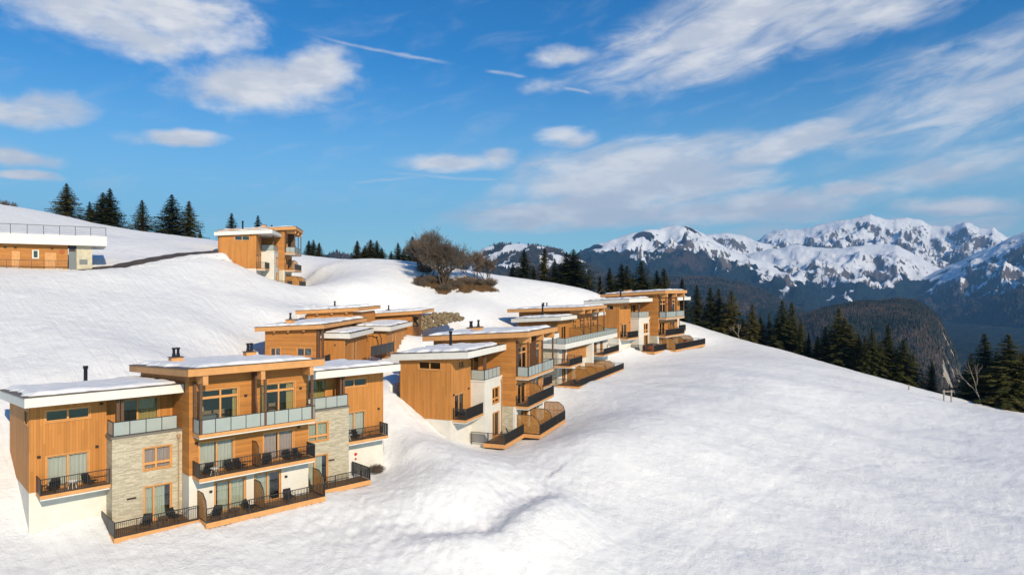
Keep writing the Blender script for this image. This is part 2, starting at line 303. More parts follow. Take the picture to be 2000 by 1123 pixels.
# ------------------------------------------------------------ snow slope
CP = []
for u, v, y in [(0, 1123, 38), (250, 1123, 39.5), (500, 1123, 41), (750, 1123, 43), (1000, 1123, 46), (1250, 1123, 48), (1500, 1123, 50), (1750, 1123, 52), (2000, 1123, 53), (2200, 1123, 54),
                (700, 1020, 49), (860, 960, 52), (800, 870, 56.5), (1000, 960, 54), (1150, 980, 55), (1150, 850, 66), (1300, 800, 78), (1300, 950, 60), (1500, 900, 70), (1500, 750, 100), (1750, 950, 68), (1750, 840, 88), (2000, 950, 70), (2200, 950, 70),
                (1345, 632, 160), (1400, 650, 152), (1480, 675, 142), (1560, 701, 130), (1700, 737, 118), (1850, 782, 108), (2000, 811, 100), (2200, 850, 92), (1400, 700, 122), (1320, 708, 117), (1600, 760, 104),
                (1170, 577, 140), (1000, 549, 138), (1080, 562, 140), (960, 556, 126), (880, 563, 118), (820, 561, 116), (900, 605, 108), (1000, 585, 124), (1100, 600, 122), (860, 650, 97), (700, 560, 110), (830, 523, 146), (700, 508, 152), (590, 498, 152), (620, 525, 128),
                (600, 600, 97), (500, 600, 88), (700, 590, 99), (400, 560, 90), (400, 640, 74), (300, 640, 70), (100, 640, 62), (100, 740, 52), (300, 700, 60), (0, 700, 54), (-200, 700, 50), (-200, 640, 56), (230, 560, 80), (310, 560, 84),
                (0, 532, 77), (100, 530, 80), (200, 527, 84), (-150, 535, 72), (-300, 540, 66), (310, 503, 99), (420, 490, 110), (0, 403, 150), (200, 440, 152), (400, 468, 154), (120, 421, 152), (-200, 370, 145), (-500, 350, 130), (300, 470, 128), (500, 483, 152),
                (428, 507, 106), (500, 548, 108), (600, 562, 115), (560, 575, 112)]: CP.append(Wp(u, v, y*(.94 if v > 955 and u < 1100 else (.97 if v > 1000 else 1))))
# beyond the skyline the ground falls away
for u, y, z in [(0, 200, 4), (200, 205, 0), (400, 205, -4), (590, 205, -6), (700, 205, -8), (830, 200, -10), (1000, 195, -13), (1170, 195, -17), (1345, 195, -22), (1560, 180, -30), (1700, 170, -30), (1850, 155, -34), (2000, 145, -36), (2300, 140, -40),
                (0, 260, -25), (500, 260, -30), (1000, 260, -40), (1500, 250, -60), (2000, 230, -70), (2400, 200, -75), (-500, 200, 10), (-600, 260, -10)]: CP.append(((u-CX)/FPX*y, y, z))
for F, z, pts in ((FA, 0, [(-9.3, 4.2, .35), (-9.3, 7.6, 2.3), (-9.3, 11.8, 4.3), (-5, .6, -.35), (.2, -.6, -.4), (4, -.6, -.4), (9, -.5, -.35), (14.2, .9, -.35), (17, 3.2, -.3), (17.5, 6, 1.2), (17.5, 11, 4.0), (-11, 14.5, 5.6), (4, 15.5, 5.0), (17, 14.5, 5.2), (-14, 4.2, .6)]),
                  (FB, 0, [(-9.1, 4.3, 1.25), (-9.1, 6.75, 3.0), (-9.1, 9.3, 4.65), (-5, 3.8, -.05), (-5, .4, -.2), (.2, -1.3, -.2), (9.2, -1.3, -.2), (13, .5, -.1), (17.5, 3, .3), (-4, 12.5, 6.2), (8, 14, 6.2), (17, 11, 4.6)]),
                  (FD, 0, [(-9.1, 4.3, .8), (-9.1, 7, 2.6), (-9.1, 10, 4.5), (-5, .4, .25), (.2, -1.8, .3), (10, -1.8, .2), (15, -1, .2), (18, 4, 3.0), (-4, 12.5, 5.4), (12, 13, 6.2), (19, 9, 5.0)]),
                  (FE, 0, [(-9.1, 4.6, 2.0), (-9.1, 7, 3.4), (-9.1, 10.2, 4.6), (-6.6, 2.2, .5), (-5, 3.6, -.05), (-5, .4, -.25), (.2, -.9, -.25), (9, -.9, 0), (14, 1, .8), (18, 4, 2.5), (-4, 12.5, 5.4), (8, 13, 6.4), (16, 12, 6.8)]),
                  (FC, 0, [(-1.5, 3, .1), (-1, -2, -.3), (0, -2.6, -.35), (12, -2.8, -.35), (23, -2.8, -.35), (27, 0, 0), (28, 6, 2.5), (-1, 10, 4.5), (8, 14, 7.2), (20, 14, 7.4), (28, 12, 6)]),
                  (FF, 0, [(-2, -3, -1.6), (-3, 9, 2.6), (4, -7, -1.6), (12, 10, 4.6), (18, -7, .0), (27, -8, .9), (28, 4, 3.4), (10, -12, -2.6)])):
    for a, d, zz in pts: CP.append(F.w(a, d, zz))
# the flattened bench of the road in front of the long building up to the upper chalet
RD = [Wp(150, 527, 85.2), Wp(230, 521, 88.5), Wp(300, 506.5, 95), Wp(360, 496.5, 101), Wp(430, 491.5, 107)]
for p in RD: CP.append((p[0], p[1], p[2]))
CP += [(-60, 5, -17), (0, 5, -24), (60, 5, -28), (-60, 25, -13), (60, 25, -26), (0, 25, -21.5), (-25, 25, -17.5), (30, 30, -23), (100, 60, -26), (90, 40, -27), (-80, 45, -6), (-90, 70, 4)]
CP = np.array(CP)
def tps_fit(P, lam=.02):
    n = len(P); d2 = ((P[:, None, :2]-P[None, :, :2])**2).sum(-1)/100.0
    K = .5*d2*np.log(d2+1e-9); K[d2 < 1e-9] = 0
    A = np.zeros((n+3, n+3)); A[:n, :n] = K+lam*np.eye(n); Q = np.c_[np.ones(n), P[:, :2]/10]; A[:n, n:] = Q; A[n:, :n] = Q.T
    return np.linalg.solve(A, np.r_[P[:, 2], 0, 0, 0])
_tw = tps_fit(CP)
def tps(x, y):
    sh = x.shape; x = x.ravel(); y = y.ravel(); out = np.empty(len(x)); n = len(CP)
    for i in range(0, len(x), 20000):
        X = x[i:i+20000]; Y = y[i:i+20000]
        d2 = ((X[:, None]-CP[None, :, 0])**2+(Y[:, None]-CP[None, :, 1])**2)/100.0
        out[i:i+20000] = (.5*d2*np.log(d2+1e-9))@_tw[:n]+_tw[n]+X/10*_tw[n+1]+Y/10*_tw[n+2]
    return out.reshape(sh)
def seg_dist(x, y, P):
    best = None; tt = None; acc = 0
    for (x0, y0, *_), (x1, y1, *_) in zip(P[:-1], P[1:]):
        L2 = (x1-x0)**2+(y1-y0)**2; t = np.clip(((x-x0)*(x1-x0)+(y-y0)*(y1-y0))/L2, 0, 1); dd = np.hypot(x-x0-t*(x1-x0), y-y0-t*(y1-y0))
        side = np.sign((x1-x0)*(y-y0)-(y1-y0)*(x-x0)); L = math.sqrt(L2)
        if best is None: best = dd.copy(); tt = acc+t*L; sg = side
        else: m = dd < best; best = np.where(m, dd, best); tt = np.where(m, acc+t*L, tt); sg = np.where(m, side, sg)
        acc += L
    return best, tt, sg
GUL = [Wp(720, 1000, 45.5), Wp(840, 1004, 46.6), Wp(935, 1006, 47.9), Wp(1000, 955, 51.8), Wp(1055, 910, 56)]
TRK = [[Wp(1120, 1120, 46.5), Wp(1260, 1010, 53), Wp(1460, 930, 62), Wp(1700, 890, 74), Wp(1900, 880, 78)], [Wp(1330, 1120, 48), Wp(1420, 1000, 56), Wp(1560, 900, 70), Wp(1620, 830, 84)], [Wp(60, 660, 60), Wp(200, 625, 71), Wp(330, 590, 84), Wp(420, 570, 93)], [Wp(930, 1040, 46), Wp(960, 1075, 45.2), Wp(1010, 1118, 44.4)]]     # old ski tracks
# footprints (frame, s0, s1, d0, d1, top of the ground there)
FOOT = []
for F, dz, dd, ld in ((FA, 0, -.4, .8), (FB, .2, -1.1, .55), (FD, .7, -1.6, .2), (FE, 0, -.7, .5)):
    FOOT += [(F, -8.4, 16.6, 4.4, 10.5, -.6), (F, -4.2, 12.4, 3.0, 5, -.6), (F, .45, 8.7, dd+.15, 4, dz-.45), (F, -4.65, .6, ld+.15, 4, dz-.45), (F, 8.0, 13.6, ld+.45, 4, dz-.45)]
FOOT += [(FC, .8, 24.5, 1.5, 11, -.6), (FC, -.6, 22.6, -2.1, 3, -.45)]
FOOT += [(FG, -20, -.2, .3, 9, -.5), (FF, .8, 15, -1.2, 6.6, .2), (FF, .2, 15.8, 6.4, 8.0, 4.2), (FF, 13, 27.2, -3.2, 6.6, .4), (FF, 12.6, 28.5, 2.5, 9.8, 5.6)]
def ground(x, y, detail=True):
    z = tps(x, y)
    # gully with a sunken floor and a shoulder to its right
    d, t, sg = seg_dist(x, y, GUL); L = 19.0
    env = np.clip(t/6, 0, 1)*np.clip((L-t)/6, 0, 1); env = env*env*(3-2*env); sdn = d*sg; wd = 2.4+.6*np.tanh(sdn/1.5)
    z = z-1.15*env*np.exp(-(sdn/wd)**2)+env*(.34-.26*np.tanh(sdn/2.0))*np.exp(-((d-3.0)/2.2)**2)*(1-np.exp(-(d/1.6)**2))
    # soft swells running down the right-hand field
    al = x*.80-y*.60; ac = x*.60+y*.80
    wr = np.clip((x+5)/25, 0, 1)*np.clip((y-38)/15, 0, 1)*np.clip((128-y)/25, 0, 1)
    z = z+wr*(.55*fbm(al/28, ac/11, 2, 11)+.05*fbm(x/4, y/4, 2, 15))
    z = z+.06*fbm(x/5.5, y/5.5, 3, 21)
    d, t, sg = seg_dist(x, y, RD)                       # road bench, tipped a little to the valley
    zr = np.interp(t, np.r_[0, np.cumsum([math.hypot(b[0]-a[0], b[1]-a[1]) for a, b in zip(RD[:-1], RD[1:])])], [p[2] for p in RD]) + np.where(sg > 0, 1, -1)*d*.13
    w = np.clip((2.9-d)/1.5, 0, 1); w = w*w*(3-2*w); z = z*(1-w)+zr*w
    if detail:
        z = z+.034*fbm(x/1.1, y/1.1, 3, 31)+.022*fbm(x/.42, y/.42, 2, 34)+.10*np.clip(1-seg_dist(x, y, GUL)[0]/9, 0, 1)*fbm(x/.6, y/.9, 3, 37)
        for T in TRK:
            q = seg_dist(x, y, T)[0]; z = z-.05*np.exp(-((q-.16)/.09)**2)
    for F, s0, s1, d0, d1, top in FOOT:
        dx = x-F.x; dy = y-F.y; a = (dx*F.es[0]+dy*F.es[1])/F.k; dd = (dx*F.ed[0]+dy*F.ed[1])/F.k
        ins = (a > s0) & (a < s1) & (dd > d0) & (dd < d1); z = np.where(ins, np.minimum(z, F.zb+top*F.k), z)
    return z
def gz(x, y): return float(ground(np.array([x], float), np.array([y], float), False)[0])
NY, NK = 640, 700
ky = np.linspace(-1.12, 1.18, NK)[None, :]; yy = (10*(250/10)**np.linspace(0, 1, NY)**.92)[:, None]
gx = ky*yy; gy = yy+0*ky
gzv = ground(gx, gy)
terr = link(bpy.data.objects.new('snow_slope', grid_mesh('snow_slope', np.stack([gx, gy, gzv], -1).reshape(-1, 3), NY, NK, MAT['snow']))); tag(terr, kind='structure')
# road strip, sampled on the bench
rv = []; rf = []
RL = np.r_[0, np.cumsum([math.hypot(b[0]-a[0], b[1]-a[1]) for a, b in zip(RD[:-1], RD[1:])])]
NR = 60
for i in range(NR+1):
    t = RL[-1]*i/NR; px = np.interp(t, RL, [p[0] for p in RD]); py = np.interp(t, RL, [p[1] for p in RD])
    t2 = min(t+.5, RL[-1]); t1 = max(t-.5, 0); tx = np.interp(t2, RL, [p[0] for p in RD])-np.interp(t1, RL, [p[0] for p in RD]); ty = np.interp(t2, RL, [p[1] for p in RD])-np.interp(t1, RL, [p[1] for p in RD]); l = math.hypot(tx, ty); nx, ny = -ty/l, tx/l
    for j in range(7):
        o = -1.05+j*.35; wv = .25*math.sin(i*.9)*(.4 if j in (0, 6) else 0); X = px+nx*(o+wv); Y = py+ny*(o+wv); rv.append((X, Y, gz(X, Y)+.06))
road = link(bpy.data.objects.new('road', grid_mesh('road', np.array(rv), NR+1, 7, MAT['asphalt']))); tag(road, kind='structure')

# ------------------------------------------------------------ far mountains
def lay(pts): p = np.array(pts, float); k = (p[:, 0]-CX)/FPX; return k, p[:, 1], p[:, 2]*1000
LAY = [  # crest (u, v, depth km); foot depth factor, back factor, power, noise, foot height
    dict(c=[(1330, 520, 9.6), (1400, 480, 9.5), (1475, 472, 9.4), (1500, 455, 9.3), (1535, 446, 9.2), (1570, 447, 9.1), (1620, 433, 9.0), (1660, 426, 9.0), (1700, 418, 9.0), (1725, 424, 9.0), (1745, 427, 9.0), (1770, 423, 9.0), (1800, 428, 9.0), (1816, 438, 9.0), (1858, 442, 8.9), (1886, 432, 8.8), (1912, 446, 8.7), (1940, 443, 8.6), (1966, 460, 8.5), (2000, 470, 8.4), (2300, 470, 8.2)], w=2600, p=1.25, n=230, foot=-60),
    dict(c=[(1290, 470, 8.6), (1385, 456, 8.5), (1420, 453, 8.5), (1452, 458, 8.5), (1475, 470, 8.4), (1520, 480, 8.4), (1600, 520, 8.3)], w=1500, p=1.2, n=170, foot=50),
    dict(c=[(1080, 530, 6.4), (1130, 492, 6.5), (1170, 475, 6.6), (1215, 462, 6.7), (1250, 452, 6.8), (1278, 446, 6.9), (1300, 442, 7.0), (1340, 440, 7.0), (1362, 449, 7.0), (1400, 474, 6.9), (1440, 492, 6.8), (1500, 512, 6.6), (1560, 545, 6.4), (1620, 600, 6.2)], w=3200, p=1.15, n=240, foot=-300),
    dict(c=[(1380, 530, 7.6), (1450, 500, 7.6), (1500, 487, 7.6), (1560, 476, 7.6), (1590, 482, 7.5), (1640, 484, 7.4), (1690, 478, 7.4), (1730, 474, 7.4), (1750, 478, 7.3), (1790, 498, 7.2), (1830, 520, 7.1), (1900, 560, 7.0)], w=3000, p=1.2, n=190, foot=-380),
    dict(c=[(1740, 600, 6.6), (1790, 548, 6.5), (1840, 525, 6.4), (1880, 506, 6.3), (1930, 482, 6.1), (1965, 468, 6.0), (2000, 453, 5.9), (2100, 425, 5.6), (2400, 400, 5.2)], w=3300, p=1.1, n=200, foot=-560),
    dict(c=[(820, 560, 4.2), (900, 520, 4.2), (945, 485, 4.2), (980, 476, 4.2), (1020, 475, 4.2), (1050, 481, 4.2), (1090, 488, 4.2), (1120, 500, 4.1), (1160, 520, 4.0), (1240, 560, 3.9)], w=1800, p=1.1, n=120, foot=-200),
    dict(c=[(480, 560, 3.0), (560, 520, 3.0), (630, 497, 3.0), (660, 493, 3.0), (700, 502, 3.0), (800, 545, 3.0)], w=1200, p=1.1, n=40, foot=-150),
    dict(c=[(1000, 560, 3.2), (1180, 552, 3.3), (1260, 545, 3.3), (1330, 538, 3.3), (1390, 541, 3.25), (1450, 552, 3.2), (1510, 573, 3.1), (1570, 606, 3.0), (1650, 660, 2.9)], w=1500, p=1.05, n=110, foot=-420),
    dict(c=[(1400, 720, 1.75), (1500, 655, 1.75), (1560, 622, 1.74), (1620, 604, 1.72), (1690, 594, 1.7), (1750, 590, 1.68), (1790, 596, 1.66), (1812, 608, 1.65), (1832, 628, 1.64), (1845, 655, 1.63), (1862, 690, 1.63), (1872, 735, 1.62), (1890, 780, 1.6), (1930, 830, 1.58)], w=650, p=1.0, n=24, foot=-330)]
NKm, NYm = 900, 560
km = np.linspace(-.62, 1.05, NKm)[None, :]; ym = (330*(11500/330)**(np.linspace(0, 1, NYm)))[:, None]
mx = km*ym; my = ym+0*km
hz = np.full((NYm, NKm), 0.0); hz[:] = -np.interp(ym, [330, 900, 2000, 4000, 12000], [150, 330, 470, 520, 480])+90*(ridged(mx/700, my/700, 4, 41)-.5)
layer = np.full(hz.shape, -1)
nz1 = ridged(mx/900, my/900, 6, 51)-.5; nz2 = fbm(mx/160, my/160, 4, 61); nz3 = ridged(mx/330, my/420, 5, 71)-.5
for i, Lr in enumerate(LAY):
    k, v, d = lay(Lr['c']); Yc = np.interp(km, k, d); Zc = np.interp(km, k, (CY-v)/FPX*d)+0*ym
    edge = np.clip((km-k[0])/.02, 0, 1)*np.clip((k[-1]-km)/.02, 0, 1)
    t = np.where(my <= Yc, (Yc-my)/Lr['w'], (my-Yc)/(Lr['w']*.7)); t = np.clip(t, 0, 1.4)
    prof = np.where(t < 1, (1-np.clip(t, 0, 1))**Lr['p'], 0)
    amp = np.clip(t*3.2, 0.05, 1)*np.clip(prof*3, 0, 1)
    h = Lr['foot']+(Zc-Lr['foot'])*prof+Lr['n']*amp*(nz1*1.05+nz3*.85+nz2*.10)+Lr['n']*.05*nz2*edge-np.where(t >= 1, 300*(t-1)+40, 0)
    if i == 8:   # the knoll is a rounded dome that breaks off in a cliff on its right
        pr = np.clip(1-t**2.2, 0, 1); h = Lr['foot']+(Zc-Lr['foot'])*pr+10*nz2*edge
    h = np.where(edge > 0, h*1.0-(1-edge)*300, -2000)
    m = h > hz; hz = np.where(m, h, hz); layer = np.where(m, i, layer)
V = np.stack([mx, my, hz], -1)
gy_, gx_ = np.gradient(hz); dyy = np.gradient(my)[0]; dxx = np.gradient(mx)[1]
sl = np.hypot(gx_/np.maximum(dxx, 1e-3), gy_/np.maximum(dyy, 1e-3))
gn = fbm(mx/420, my/420, 5, 81); gs = fbm(mx/120, my/120, 4, 91)
tree = np.full(hz.shape, 95.0); tree = np.where(layer == 2, 190+330*np.clip((.30-km)/.3, -1, 1), tree); tree = np.where(layer == 4, 20, tree); tree = np.where(layer == 5, 170, tree); tree = np.where(layer == 3, 70, tree)
tree = np.where((layer == 6) | (layer == 7) | (layer == 8), 900, tree)
forest = np.clip((tree+150*gn+70*gs-hz)/70, -1, 1)
forest = np.where(layer == 5, np.maximum(forest, np.clip((gs-.05)*4+.8*gn, -1, 1)), forest)
forest = np.where(layer == 2, np.maximum(forest, np.clip((gn-.38)*5, -1, 1)), forest)
st_ = fbm(mx/55, my/300, 4, 95)
rock = np.clip((sl-.85)*1.8+gs*.25+gn*.15+st_*.85-.30, -1, 1)
rock = np.where(layer == 1, rock+.25, rock)
zz_ = (CY-hz/my*FPX*1.0); cliff = np.where((layer == 8) & (km > .630), np.clip(.38+1.3*gs+1.2*gn-.3*st_, -1, 1), -1.0)
brown = np.where((layer == 8), .55, np.where(layer == 7, .18, np.where(layer == 6, .25, np.where(layer == 5, .5, np.where((layer == 2) & (km < .3), .22, .0)))))+.45*gn
fld = np.where((layer == -1) & (my > 1900) & (my < 5200), np.clip((gs+gn*.7-.05)*4, -1, 1), -1.0)
snowpatch = np.where((layer == 3) | (layer == 4), np.clip((ridged(mx/700, my/700, 3, 97)-.86)*9, -1, 1), -1.0)
def mountain_mat():
    m = bpy.data.materials.new('mountain'); m.use_nodes = True; g = NT(m.node_tree)
    at = lambda n: g.n('ShaderNodeAttribute', _attribute_name=n).outputs['Fac']
    pos = g.n('ShaderNodeNewGeometry').outputs['Position']
    n = g.noise(pos, .02, 6, .65); n2 = g.noise(pos, .006, 6, .6); nf = g.noise(pos, .07, 3, .6); nr = g.noise(g.vm('MULTIPLY', pos, (1, .22, .14)), .05, 5, .7)
    j = g.m('SUBTRACT', n.outputs[0], .5); j2 = g.m('SUBTRACT', n2.outputs[0], .5)
    f = g.sm(g.m('ADD', at('forest'), g.m('MULTIPLY', g.m('ADD', j, j2), 1.6)), -.12, .18)
    r = g.sm(g.m('ADD', g.m('MULTIPLY', at('rock'), .75), g.m('ADD', g.m('MULTIPLY', g.m('ADD', j, j2), 1.9), g.m('MULTIPLY', g.m('SUBTRACT', nr.outputs[0], .5), 1.5))), .0, .35)
    fol = g.mix(g.sm(g.m('ADD', g.m('MULTIPLY', nf.outputs[0], .6), g.m('MULTIPLY', n.outputs[0], .4)), .38, .62), (.004, .011, .012, 1), (.017, .029, .025, 1))
    bro = g.mix(g.sm(nf.outputs[0], .35, .65), (.030, .022, .018, 1), (.085, .058, .042, 1))
    fol = g.mix(g.sm(g.m('ADD', at('brown'), g.m('MULTIPLY', j, 1.5)), .25, .75), fol, bro)
    snow = g.mix(n.outputs[0], (.70, .73, .80, 1), (.85, .86, .88, 1)); rk = g.mix(n.outputs[0], (.05, .045, .045, 1), (.17, .14, .12, 1))
    c = g.mix(r, snow, rk); c = g.mix(f, c, fol)
    p = g.sm(g.m('ADD', at('field'), g.m('MULTIPLY', j, 1.2)), .1, .3); c = g.mix(p, c, snow)
    cl = g.sm(g.m('ADD', at('cliff'), g.m('MULTIPLY', g.m('ADD', j, j2), 2.4)), .1, .4); lime = g.mix(g.sm(n.outputs[0], .35, .65), (.20, .17, .14, 1), (.48, .42, .34, 1)); c = g.mix(cl, c, lime)
    bs = g.n('ShaderNodeBsdfPrincipled', Roughness=.9); g.put(bs.inputs['Base Color'], c); bs.inputs['Specular IOR Level'].default_value = .1
    h = g.m('ADD', g.m('MULTIPLY', n.outputs[0], 10), g.m('MULTIPLY', g.m('MULTIPLY', nf.outputs[0], 14), f)); b = g.n('ShaderNodeBump', Strength=.8, Distance=1.0, Height=h); g.put(bs.inputs['Normal'], b)
    g.n('ShaderNodeOutputMaterial', Surface=bs); return m
MM = mountain_mat()
me = grid_mesh('mountains', V.reshape(-1, 3), NYm, NKm, MM)
for nm, arr in (('forest', forest), ('rock', rock), ('brown', brown), ('cliff', cliff), ('field', np.maximum(fld, snowpatch))):
    a = me.attributes.new(nm, 'FLOAT', 'POINT'); a.data.foreach_set('value', np.asarray(arr, np.float32).ravel())
mount = link(bpy.data.objects.new('mountains', me)); tag(mount, kind='structure')
# woods on the nearer hills: many small conifers as one mass
def wood():
    rs = np.random.RandomState(5); P = []
    for li, n, ylo, yhi in ((8, 22000, 900, 1760), (7, 16000, 1700, 3350), (5, 8000, 3200, 4300), (6, 2000, 2300, 3050), (4, 14000, 2800, 5600), (-1, 16000, 1000, 3600)):
        idx = np.argwhere((layer == li) & (forest > .1) & (cliff < 0) & (my > ylo) & (my < yhi)); 
        if len(idx) == 0: continue
        s = idx[rs.randint(0, len(idx), n)]; jx = rs.rand(n)-.5; jy = rs.rand(n)-.5
        X = mx[s[:, 0], s[:, 1]]+jx*dxx[s[:, 0], s[:, 1]]; Yw = my[s[:, 0], s[:, 1]]+jy*dyy[s[:, 0], s[:, 1]]; P.append(np.c_[X, Yw, hz[s[:, 0], s[:, 1]], np.full(n, li)])
    P = np.concatenate(P); n = len(P); H = (4.5+rs.rand(n)*6)*np.where(P[:, 3] > 6.5, 1, 1.8); R = H*(.26+.12*rs.rand(n)); ro = rs.rand(n)*6.28
    v = np.zeros((n, 6, 3)); 
    for q in range(5): v[:, q] = np.c_[P[:, 0]+R*np.cos(ro+q*1.2566), P[:, 1]+R*np.sin(ro+q*1.2566), P[:, 2]-1]
    v[:, 5] = np.c_[P[:, 0], P[:, 1], P[:, 2]+H]
    f = np.array([[0, 1, 5], [1, 2, 5], [2, 3, 5], [3, 4, 5], [4, 0, 5]]); Ff = (np.arange(n)[:, None, None]*6+f[None]).reshape(-1, 3)
    m = bpy.data.materials.new('far_wood'); m.use_nodes = True; g = NT(m.node_tree)
    pos = g.n('ShaderNodeNewGeometry').outputs['Position']; nn = g.noise(pos, .004, 4, .7); n3 = g.noise(pos, .05, 2)
    c = g.mix(g.sm(g.m('ADD', g.m('MULTIPLY', nn.outputs[0], .7), g.m('MULTIPLY', n3.outputs[0], .5)), .52, .72), (.012, .019, .013, 1), (.080, .054, .038, 1))
    bs = g.n('ShaderNodeBsdfPrincipled', Roughness=.95); g.put(bs.inputs['Base Color'], c); g.n('ShaderNodeOutputMaterial', Surface=bs)
    o = link(bpy.data.objects.new('far_forest', tri_mesh('far_forest', v.reshape(-1, 3), Ff, m))); tag(o, 'dark conifer and bare brown woods covering the far hillsides', 'forest', kind='stuff')
wood()
# ------------------------------------------------------------ building kit
class House:
    """a thing: an empty in the house frame that parents every part; s to the right along the facade, d into the hill"""
    def __init__(h, name, F, label, cat, group=None, glassy=True):
        h.F = F; h.e = empty(name, F.w(0, 0, 0), F.rz); h.e.scale = (F.k,)*3; tag(h.e, label, cat, group); h.mir = None
    def S(h, a, b=None):
        if h.mir is None: return (a, b) if b is not None else a
        return (h.mir-b, h.mir-a) if b is not None else h.mir-a
    def part(h, mb, name, mat, parent=None, **k): return mb.build(name, MAT[mat], parent or h.e, **k)
    def box(h, name, mat, s0, s1, d0, d1, z0, z1, parent=None, **k):
        s0, s1 = h.S(s0, s1); return h.part(MB().box(s0, s1, d0, d1, z0, z1), name, mat, parent, **k)
    def wall(h, name, mat, axis, a0, a1, z0, z1, p0, p1, holes=(), top=None):
        """upright wall: axis 'f' runs along s (p = d range), 'l' runs along d (p = s range); holes (a0,a1,z0,z1); top = extra profile above z1"""
        mb = MB(); xs = sorted({a0, a1, *[q for hh in holes for q in hh[:2]]}); zs = sorted({z0, z1, *[q for hh in holes for q in hh[2:]]})
        def pt(a, p, z): return (a, p, z) if axis == 'f' else (p, a, z)
        def solid(i, j):
            if i < 0 or j < 0 or i >= len(xs)-1 or j >= len(zs)-1: return False
            cx = (xs[i]+xs[i+1])/2; cz = (zs[j]+zs[j+1])/2
            return not any(hh[0] < cx < hh[1] and hh[2] < cz < hh[3] for hh in holes)
        for i in range(len(xs)-1):
            for j in range(len(zs)-1):
                if not solid(i, j): continue
                A, B, C, D = xs[i], xs[i+1], zs[j], zs[j+1]
                mb.poly([pt(A, p0, C), pt(B, p0, C), pt(B, p0, D), pt(A, p0, D)]); mb.poly([pt(A, p1, D), pt(B, p1, D), pt(B, p1, C), pt(A, p1, C)])
                if not solid(i-1, j): mb.poly([pt(A, p0, C), pt(A, p0, D), pt(A, p1, D), pt(A, p1, C)])
                if not solid(i+1, j): mb.poly([pt(B, p0, C), pt(B, p1, C), pt(B, p1, D), pt(B, p0, D)])
                if not solid(i, j-1): mb.poly([pt(A, p0, C), pt(A, p1, C), pt(B, p1, C), pt(B, p0, C)])
                if not solid(i, j+1) and not (top and D == z1): mb.poly([pt(A, p0, D), pt(B, p0, D), pt(B, p1, D), pt(A, p1, D)])
        if top: 
            pr = [(a0, z1), (a1, z1), (a1, top[1]), (a0, top[0])]; mb.prism(pr, 'y' if axis == 'f' else 'x', p0, p1)
        o = h.part(mb, name, mat, fix=True); return o
    def window(h, axis, a0, a1, z0, z1, p, out, mull=(.5,), curtain=None, trans=(), cover=((0, 1),), sill=True, kind='window', cmat='curtain', mat='frame_wood'):
        """window or glass door: frame mesh (the part) with pane and curtain as sub-parts; p = outer wall face, out = -1/+1 outward sign on that axis"""
        fw = .075; mb = MB(); i = -out
        def B(x0, x1, q0, q1, c0, c1, m=mb):
            if axis == 'f': m.box(x0, x1, q0, q1, c0, c1)
            else: m.box(q0, q1, x0, x1, c0, c1)
        q0, q1 = p+i*.05, p+i*.14
        B(a0, a0+fw, q0, q1, z0, z1); B(a1-fw, a1, q0, q1, z0, z1); B(a0+fw, a1-fw, q0, q1, z1-fw, z1); B(a0+fw, a1-fw, q0, q1, z0, z0+fw)
        for m in mull: c = a0+(a1-a0)*m; B(c-.055, c+.055, q0, q1, z0+fw, z1-fw)
        for t in trans: c = z0+(z1-z0)*t; B(a0+fw, a1-fw, q0+i*.005, q1-i*.005, c-.08, c+.08)
        # surround proud of the wall
        B(a0-.06, a0, p+out*.03, q1, z0-.06, z1+.06); B(a1, a1+.06, p+out*.03, q1, z0-.06, z1+.06); B(a0, a1, p+out*.03, q1, z1, z1+.06)
        if sill: B(a0, a1, p+out*.06, q1, z0-.06, z0)
        f = h.part(mb, kind, mat)
        edges = [a0+fw]+[a0+(a1-a0)*m for m in mull]+[a1-fw]
        for e0, e1 in zip(edges[:-1], edges[1:]):
            g_ = MB(); B(e0, e1, p+i*.09, p+i*.10, z0+fw, z1-fw, g_); h.part(g_, 'pane', 'glass', f)
        if curtain:
            for (c0, c1) in cover:
                cm = MB(); x0 = a0+(a1-a0)*c0; x1 = a0+(a1-a0)*c1; n = max(6, int((x1-x0)/.045)); prev = None; ph = random.random()*6
                for k in range(n+1):
                    x = x0+(x1-x0)*k/n; q = p+i*(.26+.035*math.sin(k*1.25+ph)+.012*math.sin(k*.47))
                    P = [(x, q, z0+.02), (x, q, z1-.02)] if axis == 'f' else [(q, x, z0+.02), (q, x, z1-.02)]
                    if prev: cm.poly([prev[0], P[0], P[1], prev[1]])
                    prev = P
                h.part(cm, 'curtain', curtain, f, smooth=True, fix=False)
        return f
